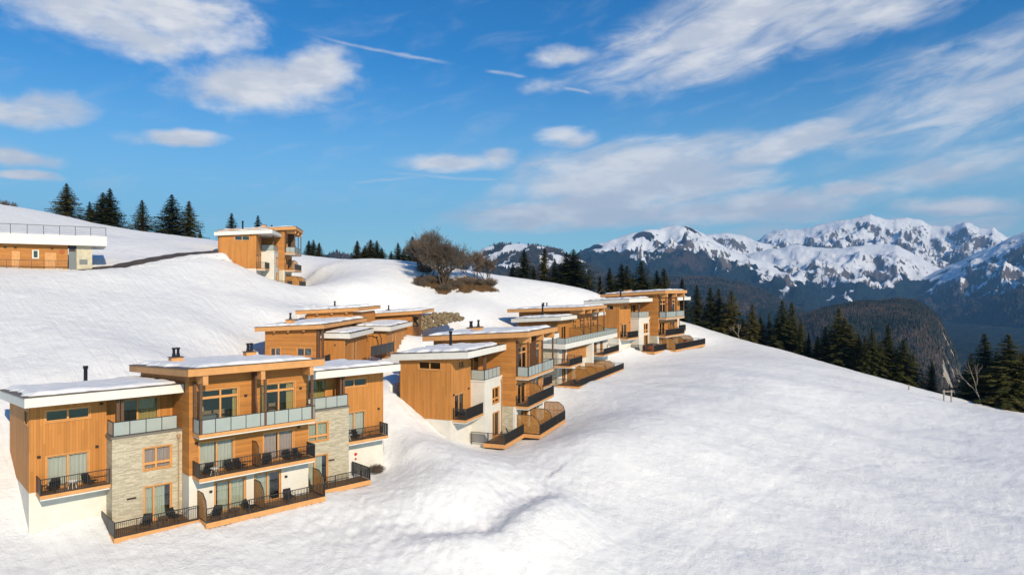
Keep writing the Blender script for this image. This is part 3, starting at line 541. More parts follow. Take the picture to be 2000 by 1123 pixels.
    def bars(h, name, pts, z0, zh, parent, pitch=.115, posts=1.4, solid=()):
        """railing along a polyline: rails and posts, then one mesh of balusters"""
        fr = MB(); ba = MB()
        for k, ((x0, y0), (x1, y1)) in enumerate(zip(pts[:-1], pts[1:])):
            L = math.hypot(x1-x0, y1-y0)
            if L < .05: continue
            ux, uy = (x1-x0)/L, (y1-y0)/L; nx, ny = -uy*.022, ux*.022
            def bar(t0, t1, w, c0, c1, m):
                ax, ay, bx, by = x0+ux*t0, y0+uy*t0, x0+ux*t1, y0+uy*t1; qx, qy = -uy*w, ux*w
                m.hexa([(ax-qx, ay-qy, c0), (bx-qx, by-qy, c0), (bx+qx, by+qy, c0), (ax+qx, ay+qy, c0), (ax-qx, ay-qy, c1), (bx-qx, by-qy, c1), (bx+qx, by+qy, c1), (ax+qx, ay+qy, c1)])
            bar(0, L, .03, z0+zh-.045, z0+zh, fr); bar(.03, L-.03, .018, z0+.07, z0+.11, fr)
            n = max(1, round(L/posts))
            for i in range(n+1): t = min(max(L*i/n, .025), L-.025); bar(t-.024, t+.024, .024, z0-.18, z0+zh-.045, fr)
            if k in solid: bar(.04, L-.04, .012, z0+.11, z0+zh-.045, fr)
            else:
                n = max(2, round(L/pitch))
                for i in range(1, n): t = L*i/n; bar(t-.006, t+.006, .028, z0+.11, z0+zh-.045, ba)
        r = h.part(fr, name, 'dark_metal', parent)
        if ba.v: b = h.part(ba, 'balusters', 'dark_metal', r if parent is None else parent, fix=False); b['kind'] = 'stuff'
        return r
    def glassrail(h, pts, z0, zh, parent, pw=1.04):
        fr = MB(); panes = []
        for (x0, y0), (x1, y1) in zip(pts[:-1], pts[1:]):
            L = math.hypot(x1-x0, y1-y0); ux, uy = (x1-x0)/L, (y1-y0)/L; n = max(1, round(L/pw))
            def hx(t0, t1, w, c0, c1, m):
                ax, ay, bx, by = x0+ux*t0, y0+uy*t0, x0+ux*t1, y0+uy*t1; qx, qy = -uy*w, ux*w
                m.hexa([(ax-qx, ay-qy, c0), (bx-qx, by-qy, c0), (bx+qx, by+qy, c0), (ax+qx, ay+qy, c0), (ax-qx, ay-qy, c1), (bx-qx, by-qy, c1), (bx+qx, by+qy, c1), (ax+qx, ay+qy, c1)])
            hx(0, L, .03, z0+zh-.04, z0+zh, fr); hx(0, L, .02, z0+.02, z0+.05, fr)
            for i in range(n+1): t = min(max(L*i/n, .02), L-.02); hx(t-.016, t+.016, .022, z0-.02, z0+zh-.04, fr)
            for i in range(n): m = MB(); hx(L*i/n+.025, L*(i+1)/n-.025, .008, z0+.055, z0+zh-.045, m); panes.append(m)
        r = h.part(fr, 'glass_railing', 'dark_metal', parent)
        for m in panes: h.part(m, 'glass_panel', 'frosted', r if parent is None else parent)
        return r
    def slab(h, name, s0, s1, d0, d1, zt, th=.30, lip=.10, mirror=True, edge='fascia'):
        """balcony: board floor with timber edge and a white strip below"""
        if mirror: s0, s1 = h.S(s0, s1)
        o = h.part(MB().box(s0+.05, s1-.05, d0+.05, d1, zt-.12, zt), name, 'deck')
        m = MB(); z0 = zt-th+lip
        m.box(s0, s1, d0, d0+.05, z0, zt+.02); m.box(s0, s0+.05, d0+.05, d1, z0, zt+.02); m.box(s1-.05, s1, d0+.05, d1, z0, zt+.02)
        h.part(m, 'edge_board', edge, o)
        if lip: h.part(MB().box(s0+.04, s1-.04, d0+.06, d1, zt-th, zt-.125), 'soffit', 'white_trim', o)
        return o
    def screen(h, s, d0, d1, z0, zh, cut=.75, parent=None, mat='screen_wood'):
        """privacy screen with a clipped front corner: metal frame tube and slats"""
        s = h.S(s); prof = [(d1, z0+.08), (d0, z0+.08), (d0, z0+zh-cut), (d0+.16, z0+zh-cut*.45), (d0+cut*.8, z0+zh), (d1, z0+zh)]
        fr = MB(); P = [(s, a, b) for a, b in prof]
        fr.tube(P+[P[0]], .035, 4)
        o = h.part(fr, 'privacy_screen', 'dark_metal', parent)
        sl = MB(); z = z0+.12
        while z < z0+zh-.04:
            f = d0+.03
            if z > z0+zh-cut: t = (z-(z0+zh-cut))/cut; f = d0+.03+cut*.8*t**1.7
            sl.box(s-.006, s+.006, f, d1-.02, z, z+.062); z += .078
        for k in range(4): y = d0+cut*.8+.1+(d1-d0-cut*.8-.2)*k/3; sl.box(s+.008, s+.016, y-.02, y+.02, z0+.12, z0+zh-.05)
        q = h.part(sl, 'slats', mat, o if parent is None else parent, fix=False); q['kind'] = 'stuff'
        return o
    def roof(h, name, s0, s1, d0, d1, zt0, zt1, th, edge, top='roof_metal', snow=.16, inset=(.35, .25, .3, .3), mirror=True, seed=1):
        """shed roof: body, thin metal edge, uneven snow lying on it"""
        if mirror: s0, s1 = h.S(s0, s1)
        o = h.part(MB().slab(s0, s1, d0, d1, zt0-.05, zt1-.05, th-.05), name, edge, bevel=.01)
        h.part(MB().slab(s0-.04, s1+.04, d0-.05, d1+.04, zt0, zt1, .05), 'metal_edge', top, o)
        ns, nd = max(12, int((s1-s0)/.22)), max(12, int((d1-d0)/.22)); V = np.zeros((nd+1, ns+1, 3))
        a, b = np.meshgrid(np.linspace(0, 1, ns+1), np.linspace(0, 1, nd+1)); fi, bi, li, ri = inset
        wob = lambda t, k: .42*fbm(t*7, np.full_like(t, k+seed*3.7), 3, 5)
        x0 = s0+li+wob(b, 1); x1 = s1-ri+wob(b, 2); y0 = d0+fi+wob(a, 3); y1 = d1-bi+wob(a, 4)
        xx = x0+(x1-x0)*a; yq = y0+(y1-y0)*b; ed = np.minimum(np.minimum(a*(s1-s0), (1-a)*(s1-s0)), np.minimum(b*(d1-d0), (1-b)*(d1-d0)))
        hh = snow*(1-np.exp(-ed/.22))*(1+.45*fbm(xx/1.6+seed, yq/1.6, 3, 8))
        zz = zt0+(zt1-zt0)*(yq-d0)/(d1-d0)+.012+np.maximum(hh, 0); zz[0] -= .02; zz[-1] -= .02; zz[:, 0] -= .02; zz[:, -1] -= .02
        V = np.stack([xx, yq, zz], -1).reshape(-1, 3)
        link(bpy.data.objects.new('roof_snow', grid_mesh('roof_snow', V, nd+1, ns+1, MAT['roof_snow'])), o)
        return o
    def stovepipe(h, s, d, z0, hgt, r=.10, parent=None, base=None):
        s = h.S(s); m = MB()
        m.tube([(s, d, z0), (s, d, z0+.12), (s, d, z0+.3), (s, d, z0+hgt-.22), (s, d, z0+hgt-.2), (s, d, z0+hgt)], [r*1.7, r*1.6, r, r, r*1.3, r*1.3], 10)
        return h.part(m, 'stove_pipe', 'pipe', parent, smooth=False)
    def chimney(h, s, d, z0, w, dp, ht, pipes, parent=None):
        s = h.S(s)
        o = h.part(MB().box(s-w/2, s+w/2, d-dp/2, d+dp/2, z0-.3, z0+ht), 'chimney', 'fascia', parent)
        h.part(MB().box(s-w/2-.06, s+w/2+.06, d-dp/2-.06, d+dp/2+.06, z0+ht, z0+ht+.05), 'chimney_cap', 'roof_metal', o if parent is None else parent)
        for k in range(pipes):
            x = s+(k-(pipes-1)/2)*.30; m = MB(); b = z0+ht+.05
            m.tube([(x, d, b), (x, d, b+.25), (x, d, b+.27), (x, d, b+.55), (x, d, b+.57), (x, d, b+.68)], [.15, .12, .10, .10, .15, .15], 10); h.part(m, 'flue', 'pipe', o if parent is None else parent)
        return o
    def lamp(h, s, d, z):
        s = h.S(s); return h.part(MB().box(s-.09, s+.09, d-.10, d, z-.07, z+.07), 'wall_lamp', 'lamp_dark')

def chalet(name, F, label, bay='plaster', deckz=0.0, deckd=-.4, ldeck=.75, ldeckR=1.05, wback=11.9, cback=13.3, wd=4.1, seed=1, gable_window=True, side_window=False, rdeck=True, detail=True, deck_r=8.9, cd=1.3, cen_base='plaster', right=True, solid=()):
    h = House(name, F, label, 'chalet', None); CS = 8.2
    # ---- central block
    cw = cd
    up1, up2 = (.55, 3.1, 5.86, 8.55), (4.75, 7.3, 5.86, 8.55); m1, m2 = (.45, 2.8, 2.95, 5.0), (4.9, 7.2, 2.95, 5.0); g1, g2 = (1.5, 3.6, deckz+.05, deckz+2.15), (4.3, 6.2, deckz+.05, deckz+2.15)
    h.wall('wall', 'wood_h', 'f', -.2, 8.4, 2.9, 9.6, cw, cw+.25, [up1, up2, m1, m2])
    h.wall('base_wall', 'plaster', 'f', -.2, 8.4, -3.0, 2.9, cw+.02, cw+.25, [g1, g2])
    rz0, rz1 = 10.28, 10.28-.063*(cback+.2)
    zat = lambda d: rz0-.063*(d+.2)-.5
    for s0, s1 in ((-.2, .05), (8.15, 8.4)):
        h.wall('side_wall', 'wood_h', 'l', cw+.25, cback-1.0, 2.9, 9.0, s0, s1, [], (zat(cw+.25), zat(cback-1)))
        h.wall('side_base', cen_base, 'l', cw+.25, cback-1.0, -3.0, 2.9, s0+.02, s1-.02, [])
    h.wall('back_wall', 'wood_h', 'f', .05, 8.15, 2.0, 9.0, cback-1.25, cback-1.0)
    h.box('floor_slab', 'interior', .05, 8.15, cw+.25, cback-1.3, 5.55, 5.8); h.box('floor_slab', 'interior', .05, 8.15, cw+.25, cback-1.3, 2.62, 2.88); h.box('party_wall', 'interior', 3.95, 4.2, cw+.26, cback-1.3, deckz, 9.2)
    h.box('room_wall', 'interior', .05, 8.15, 5.0, 5.1, -.2, 9.2)
    r = h.roof('roof', -.75, 8.95, -.2, cback, rz0, rz1, .55, 'fascia', snow=.2, inset=(.45, .4, .45, .5), seed=seed)
    # under-roof beams, wall brackets and posts
    for s, w in ((.38, .34), (4.28, .30), (7.95, .30)):
        m = MB(); b0 = zat(-.1)-.06; m.prism([(-.1, b0), (cw, b0-.02), (cw, b0-.34), (cw-.35, b0-.62), (-.1, b0-.62)], 'x', s-w/2, s+w/2); h.part(m, 'roof_beam', 'fascia')
    for s, d in ((.13, .08), (8.06, .08), (4.5, .08)): h.box('post', 'post_brown', s-.09, s+.09, d-.07, d+.07, 5.8, zat(0)-.6)
    h.box('post', 'post_brown', .02, .20, cw-.22, cw-.04, 5.8, zat(cw)-.5)
    m = MB(); m.prism([(cw, 5.82), (cw-.15, 5.82), (.45, 5.82), (.45, 7.1), (.62, 7.6), (.62, zat(.6)-.05), (cw, zat(cw))], 'x', 4.03, 4.13); h.part(m, 'divider', 'post_brown')
    # ---- central balconies
    b2 = h.slab('balcony', 0, 8.3, 0, cw, 5.8); h.glassrail([(0.03, cw-.02), (.03, .03), (8.27, .03), (8.27, cw-.02)], 5.8, 1.0, b2)
    b1 = h.slab('balcony', 0, 8.3, 0, cw, 2.9); h.bars('railing', [(0.03, cw-.02), (.03, .03), (8.27, .03), (8.27, cw-.02)], 2.9, 1.02, b1, solid=solid); h.screen(4.1, .06, cw, 2.9, 1.75, .7)
    dk = h.slab('deck', .3, deck_r, deckd, cw, deckz, .34, 0); h.bars('railing', [(.33, deckd+.03), (deck_r-.03, deckd+.03), (deck_r-.03, 1.0)], deckz, 1.0, dk)
    for s in (.36, 4.25, deck_r-.12 if deck_r < 10 else 8.6): h.screen(s, deckd+.06, cw, deckz, 1.85, .85)
    # ---- glazing of the centre
    for (a0, a1, z0, z1), cv in ((up1, ((.88, 1.0),)), (up2, ((0, .12), (.78, 1.0)))): h.window('f', a0, a1, z0, z1, cw, -1, (.52,), 'curtain_gold', (.80,), cv, kind='glass_door')
    for (a0, a1, z0, z1), cm in ((m1, 'curtain'), (m2, 'curtain_rose')): h.window('f', a0, a1, z0, z1, cw, -1, (.5,), cm, (), ((0, .46), (.52, 1)), kind='glass_door')
    for (a0, a1, z0, z1), cv in ((g1, ((.12, .46), (.52, 1)),), (g2, ((0, .62),))): h.window('f', a0, a1, z0, z1, cw+.02, -1, (.5,), 'curtain_sage', (), cv, kind='glass_door')
    if detail:
        h.box('sofa', 'sofa', 1.1, 2.3, 2.6, 3.3, 5.82, 6.55); h.box('lamp_shade', 'lampshade', .8, 1.1, 2.4, 2.7, 6.9, 7.25); h.box('cushion', 'orange_cloth', 1.5, 1.95, 4.6, 4.98, 6.6, 7.5); h.box('table', 'post_brown', 5.4, 6.6, 2.5, 3.2, 6.5, 6.56)
    for s, z in ((.25, 5.05), (3.6, 7.9), (7.75, 8.0), (7.6, 5.1), (1.2, deckz+1.6), (6.6, deckz+1.6)): h.lamp(s, cw-.002, z)
    # ---- wings with their bays, left then right (mirrored)
    for side in ((0, 1) if right else (0,)):
        h.mir = CS if side else None; ld = ldeckR if side else ldeck; fs = lambda a, b: h.S(a, b)
        def wf(mat_, a0, a1, z0, z1, p0, p1, holes, nm='wall', top=None):
            x0, x1 = fs(a0, a1); h.wall(nm, mat_, 'f', x0, x1, z0, z1, p0, p1, [(*fs(q[0], q[1]), q[2], q[3]) for q in holes], top)
        wt = lambda d: 9.05-.06*(d-2.2)-.62
        # wing walls
        uw, dr = ((-7.8, -5.4, 7.14, 7.84), (-7.75, -5.45, 2.95, 4.98)) if side == 0 else ((-7.0, -4.6, 7.18, 7.84), (-6.85, -4.75, 2.95, 5.05))
        small = (wback < 11)
        if small and side == 0: uw = (-7.0, -5.9, 7.2, 7.9); dr = (-7.9, -5.9, 2.95, 4.98)
        wf('wood_v', -8.65, -4.45, 2.9, 8.3, wd, wd+.25, [uw, dr], top=(wt(wd), wt(wd)))
        wf('plaster', -8.65, -4.45, -3.2, 2.9, wd+.03, wd+.25, [], 'base_wall')
        x0, x1 = fs(-8.65, -8.40); so = 1 if side else -1; xf = x1 if side else x0
        gw = []
        if gable_window and side == 0: gw = [(wd+1.0, wd+3.2, 7.25, 7.95)]
        if side_window and side == 0: gw = [(wd+.35, wd+1.5, 7.05, 7.85)]
        zb_ = 8.05-.06*max(0, wback-11)-(.02 if wback > 11 else 0); zb_ = min(wt(wback-.25)-.05, 8.2)
        h.wall('side_wall', 'wood_v', 'l', wd+.25, wback-.25, 2.9, zb_, x0, x1, gw, (wt(wd+.25), wt(wback-.25)))
        h.wall('side_base', 'plaster', 'l', wd+.25, wback-.25, -3.2, 2.9, x0+.025, x1-.025, [])
        for w_ in gw: h.window('l', w_[0], w_[1], w_[2], w_[3], xf, so, (.5,) if gable_window else (), None)
        wf('wood_v', -8.4, -.2, 0, 8.0, wback-.25, wback, [], 'back_wall')
        h.box('room_wall', 'interior', -8.4, -.2, wd+3.6, wd+3.7, -.2, 8.0); h.box('floor_slab', 'interior', -8.4, -.25, wd+.26, wback-.3, 5.5, 5.75); h.box('floor_slab', 'interior', -8.4, -4.5, wd+.26, wback-.3, 2.6, 2.86)
        # loggia back wall above the bay
        lg = (-3.5, -1.1, 5.9, 7.95)
        wf('wood_v', -4.45, -.2, 5.75, 8.3, wd+.6, wd+.8, [lg], 'loggia_wall', (wt(wd+.6), wt(wd+.6)))
        x0, x1 = fs(-4.65, -4.45); h.wall('loggia_side', 'wood_v', 'l', wd+.25, wd+.8, 5.75, 8.3, x0, x1, [], (wt(wd+.25), wt(wd+.8)))
        # bay
        bw, bd = (-2.6, -.9, 3.45, 4.9), (-2.56, -.89, deckz+.05, deckz+2.33)
        wf(bay, -4.45, -.2, -3.0, 5.8, 2.7, 2.95, [bw, bd], 'bay_wall')
        x0, x1 = fs(-4.45, -4.20); h.wall('bay_side', bay, 'l', 2.95, wd+.25, -3.0, 5.8, x0, x1, [])
        a0, a1 = fs(-4.53, -.2); c = h.part(MB().box(a0, a1, 2.62, wd+.6, 5.8, 5.92), 'coping', 'coping' if bay == 'stone' else 'white_trim')
        q0, q1 = h.S(-4.38), h.S(-.5); h.glassrail([(q0, wd), (q0, 2.75), (q1, 2.75)] if not side else [(q1, 2.75), (q0, 2.75), (q0, wd)], 5.92, .95, c)
        for s in (-4.08, -3.82): h.box('post', 'post_brown', s-.085, s+.085, 2.82, 3.0, 5.92, wt(2.9))
        # windows
        def win(q, p, *a, **k): x0, x1 = fs(q[0], q[1]); return h.window('f', x0, x1, q[2], q[3], p, -1, *a, **k)
        win(uw, wd, (.5,)); win(dr, wd, (.5,), 'curtain', kind='glass_door'); win(lg, wd+.6, (.45,), 'curtain_gold', (), ((.5, 1),), kind='glass_door')
        win(bw, 2.7, (.45,), 'curtain_rose' if not side else 'curtain_sage', (.28,)); win(bd, 2.7, (.35,), 'curtain_sage', (), ((0, .34), (.42, .78)), kind='glass_door')
        # wing balcony and ground deck
        b = h.slab('balcony', -8.3, -4.5, wd-1.3, wd, 2.9); q0, q1 = h.S(-8.27), h.S(-4.53); pl = [(q0, wd-.02), (q0, wd-1.27), (q1, wd-1.27)]; h.bars('railing', pl if not side else pl, 2.9, 1.02, b, solid=solid if side == 0 else ())
        if not (side and not rdeck):
            de = 2.6 if not side else (2.72 if deckd > -.5 else 2.72)
            d_ = h.slab('deck', -4.8 if not side else -5.5, .28 if not side else -.75, ld, 2.72, deckz, .34, 0)
            q0 = h.S(-4.77 if not side else -5.47); q1 = h.S(.25 if not side else -.8); pl = [(q0, 3.9), (q0, ld+.03), (q1, ld+.03)]; h.bars('railing', pl, deckz, 1.0, d_, solid=solid if side == 0 else ())
        for s, p, z in ((-8.15, wd, 5.05), (-4.75, wd, 7.95), (-5.0, wd, 5.2)): h.lamp(s, p-.002, z)
        s = h.S(-.45); m = MB(); m.tube([(s, 2.6, -.2), (s, 2.6, 5.3)], .045, 8); m.box(s-.1, s+.1, 2.5, 2.69, 5.3, 5.55); h.part(m, 'drain_pipe', 'fascia_brown')
        # wing roof
        h.roof('roof', -9.15, -.25 if True else 0, 2.2, wback+.4, 9.05, 9.05-.06*(wback-1.8), .64, 'white_trim', snow=.2, inset=(.5, .3, .45, .15), seed=seed+3+side)
        h.mir = None
    return h
def sit(F, s, d, z, rz=0.0):
    x, y, zz = F.w(s, d, z); return (x, y, zz), F.rz+rz
def chair(F, s, d, z, rz, label):
    loc, r = sit(F, s, d, z, rz); e = empty('lounge_chair', loc, r); e.scale = (F.k*.86,)*3; tag(e, label, 'chair', 'dark chairs on balconies and decks')
    MB().box(-.31, .31, -.33, .30, .30, .36).build('seat', MAT['chair'], e)
    m = MB(); m.hexa([(-.31, .26, .34), (.31, .26, .34), (.31, .32, .34), (-.31, .32, .34), (-.31, .50, .86), (.31, .50, .86), (.31, .56, .86), (-.31, .56, .86)]); m.build('backrest', MAT['chair'], e)
    for sx in (-1, 1):
        m = MB(); x = sx*.335; m.tube([(x, -.34, .0), (x, -.34, .55), (x, .42, .62), (x, .30, .30), (x, .46, 0)], .018, 5); m.build('arm_frame', MAT['dark_metal'], e)
def table(F, s, d, z, label, mat='white_plastic', h=.52, r=.27):
    loc, rr = sit(F, s, d, z); e = empty('side_table', loc, rr); e.scale = (F.k,)*3; tag(e, label, 'table', 'small tables on balconies and decks')
    m = MB(); m.tube([(0, 0, h-.03), (0, 0, h)], r, 12); m.build('table_top', MAT[mat], e)
    for k in range(3): a = k*2.094+.4; m = MB(); m.tube([(r*.95*math.cos(a), r*.95*math.sin(a), 0), (r*.55*math.cos(a), r*.55*math.sin(a), h-.03)], .02, 5); m.build('leg', MAT[mat], e)

HA = chalet('chalet', FA, 'nearest timber chalet with pale stone bays, at the lower left', 'stone', solid=(0,), gable_window=False, side_window=True, seed=1)
HA.stovepipe(-4.3, 10.6, 8.5, 1.35, .13); HA.chimney(1.1, 8.1, 9.85, .85, .7, .42, 2); HA.chimney(7.6, 10.2, 9.7, .85, .7, .42, 2)
for s_, d_, z_ in ((13.85, 4.125, 1.2),): HA.box('door', 'frame_wood', 12.45, 13.3, 4.08, 4.14, -.05, 2.05)
HA.box('sign_plate', 'lamp_dark', -3.6, -3.05, 2.66, 2.7, 1.72, 1.82); HA.box('sign_plate', 'lamp_dark', 10.8, 11.35, 2.66, 2.7, 1.72, 1.82)
HB = chalet('chalet', FB, 'timber chalet with white plaster bay, next right of the nearest stone-bay chalet', deckz=.2, deckd=-1.1, ldeck=.53, wback=9.4, cback=11.2, seed=7, cen_base='stone', rdeck=False, deck_r=8.9)
HB.stovepipe(-3.6, 6.6, 8.85, 1.5, .13); HB.chimney(1.6, 6.0, 9.95, .9, .7, .5, 1); HB.chimney(6.4, 9.0, 9.75, .9, .7, .3, 2)
HD = chalet('chalet', FD, 'farthest timber chalet on the right, with hot tubs on its decks, against the conifers', deckz=.7, deckd=-1.5, ldeck=.0, wback=9.6, cback=11.4, seed=13, cen_base='stone', deck_r=14.5, rdeck=False, detail=False)
HD.stovepipe(-5.0, 5.6, 8.9, 1.6, .13); HD.chimney(1.8, 7.5, 9.9, 1.6, .8, .35, 0)
HE = chalet('chalet', FE, 'lone timber chalet at the top of the slope on the skyline', deckd=-.7, ldeck=.5, wd=4.7, wback=10.4, cback=12.2, seed=17, cen_base='concrete', rdeck=False, detail=False, cd=1.7)
HE.stovepipe(-5.2, 7.4, 8.7, 1.9, .13); HE.chimney(1.0, 5.2, 10.0, .9, .7, .5, 0); HE.stovepipe(3.5, 4.4, 9.95, .8, .13)
# ------------------------------------------------------------ the wide chalet with the long terrace
def wide_chalet(F):
    h = House('chalet', F, 'wide timber chalet with a long white-edged glass terrace, between two white-bay chalets', 'chalet')
    # lower storeys
    wins = [(1.9, 3.4, .05, 2.2), (1.9, 3.4, 2.95, 5.0), (4.6, 6.2, .05, 2.2), (8.6, 10.2, .05, 2.2), (13.6, 15.2, .05, 2.2), (17, 18.6, 2.95, 5.0), (20.5, 22.0, 2.95, 5.0)]
    up = [(7.0, 7.5, 3.4, 4.9), (10.3, 10.8, 3.4, 4.9)]
    h.wall('base_wall', 'plaster', 'f', .6, 25, -3, 2.75, 1.2, 1.45, [w for w in wins if w[2] < 1])
    h.wall('wall', 'plaster', 'f', .6, 4.0, 2.75, 5.1, 1.2, 1.45, [wins[1]]); h.wall('wall', 'wood_h', 'f', 4.0, 13.0, 2.75, 5.1, 1.17, 1.45, up); h.wall('wall', 'plaster', 'f', 13, 25, 2.75, 5.1, 1.2, 1.45, [w for w in wins[5:]])
    h.wall('side_wall', 'stone', 'l', 1.45, 11, -3, 5.1, .6, .85); h.wall('side_wall', 'plaster', 'l', 1.45, 11, -3, 5.1, 24.75, 25); h.box('pier', 'white_trim', 12.9, 13.5, .1, 1.17, -.5, 5.05)
    h.box('room_wall', 'interior', .85, 24.75, 4.5, 4.6, -.5, 5.1); h.box('floor_slab', 'interior', .85, 24.75, 1.46, 10.9, 2.5, 2.75)
    for w in wins: h.window('f', *w, 1.2, -1, (.5,), 'curtain', (), ((0, .4), (.55, 1)), kind='glass_door')
    for w in up: h.window('f', *w, 1.17, -1, (), 'curtain')
    # terrace
    t = h.part(MB().box(.1, 26.8, .1, 10.5, 5.12, 5.8), 'terrace', 'deck'); m = MB(); m.box(0, 26.9, 0, .1, 5.08, 5.82); m.box(0, .1, .1, 10.5, 5.08, 5.82); m.box(26.8, 26.9, .1, 6, 5.08, 5.82); h.part(m, 'edge_board', 'white_trim', t)
    h.glassrail([(.05, 10.4), (.05, .05), (26.85, .05), (26.85, 5)], 5.82, .86, t, 1.3)
    # upper wing, left
    w = (6.4, 8.6, 5.86, 7.9); wt = lambda d: 9.62-.06*(d-2)-.62
    h.wall('wall', 'wood_v', 'f', 4.95, 10.8, 5.8, 8.4, 3, 3.25, [w], (wt(3), wt(3))); h.wall('side_wall', 'wood_v', 'l', 3.25, 9.6, 5.8, 8.3, 4.95, 5.2, [], (wt(3.25), wt(9.6))); h.window('f', *w, 3, -1, (.5,), 'curtain_gold', (), ((0, .3), (.6, .9)), kind='glass_door')
    h.roof('roof', 3.3, 10.6, 1.9, 10.0, 9.62, 9.14, .64, 'white_trim', snow=.2, inset=(.4, .3, .4, .2), seed=31)
    # upper centre
    ws = [(12.2, 13.6, 5.86, 8.6), (15.6, 17.0, 5.86, 8.6), (18.8, 20.2, 5.86, 8.6)]; zt = lambda d: 10.9-.045*(d-.5)-.5
    h.wall('wall', 'wood_h', 'f', 10.8, 21.6, 5.8, 10.0, 3, 3.25, ws, (zt(3), zt(3))); h.wall('side_wall', 'wood_h', 'l', 3.25, 12, 5.8, 9.8, 10.8, 11.05, [], (zt(3.25), zt(12))); h.wall('side_wall', 'wood_h', 'l', 3.25, 12, 5.8, 9.8, 21.35, 21.6, [], (zt(3.25), zt(12))); h.box('room_wall', 'interior', 5.2, 21.3, 6.2, 6.3, 5.8, 9.2)
    for q in ws: h.window('f', *q, 3, -1, (.5,), 'curtain_gold', (.8,), ((0, .2), (.7, 1)), kind='glass_door')
    h.roof('roof', 9.2, 22.0, .5, 13.4, 10.9, 10.32, .55, 'fascia', snow=.2, inset=(.4, .4, .45, .4), seed=33)
    for s in (10.4, 13.9, 17.6, 21.2):
        m = MB(); b = zt(.6)-.05; m.prism([(.6, b), (3, b-.1), (3, b-.42), (2.6, b-.62), (.6, b-.62)], 'x', s-.16, s+.16); h.part(m, 'roof_beam', 'fascia'); h.box('post', 'post_brown', s-.09, s+.09, .65, .8, 5.8, b-.6)
    for s in (10.0, 13.8, 17.5, 20.8): h.screen(s, .7, 3.0, 5.8, 1.7, .6)
    # right wing
    h.wall('wall', 'wood_v', 'f', 21.6, 26.3, 5.8, 8.4, 3.6, 3.85, [(23, 25, 5.86, 7.9)], (8.9, 8.9)); h.window('f', 23, 25, 5.86, 7.9, 3.6, -1, (.5,), 'curtain', (), ((0, .4), (.6, 1)), kind='glass_door'); h.roof('roof', 21.6, 27.0, 2.2, 10, 9.6, 9.1, .64, 'white_trim', snow=.2, inset=(.4, .3, .2, .4), seed=35)
    # balconies and deck
    b = h.slab('balcony', -1.7, 3.7, -1.3, 1.2, 2.9); h.bars('railing', [(-1.67, 1.1), (-1.67, -1.27), (3.67, -1.27), (3.67, 1.1)], 2.9, 1.02, b)
    b = h.slab('balcony', 15.5, 24.5, -1.0, 1.2, 2.9); h.bars('railing', [(15.53, 1.1), (15.53, -.97), (24.47, -.97), (24.47, 1.1)], 2.9, 1.02, b)
    d = h.slab('deck', -.8, 22.7, -2.35, 1.2, 0, .34, 0); h.bars('railing', [(-.77, 1.2), (-.77, -2.32), (22.67, -2.32), (22.67, 1)], 0, 1.0, d)
    for s in (4.0, 7.8, 12.4, 17): h.screen(s, -2.25, 1.2, 0, 1.85, .85)
    h.stovepipe(4.0+3.2, 6.4, 9.4, 1.9, .14); h.chimney(12.5, 8.4, 10.5, 1.1, .8, .15, 2); h.chimney(16.6, 9.4, 10.45, .9, .7, .1, 1)
    return h
HC = wide_chalet(FC)
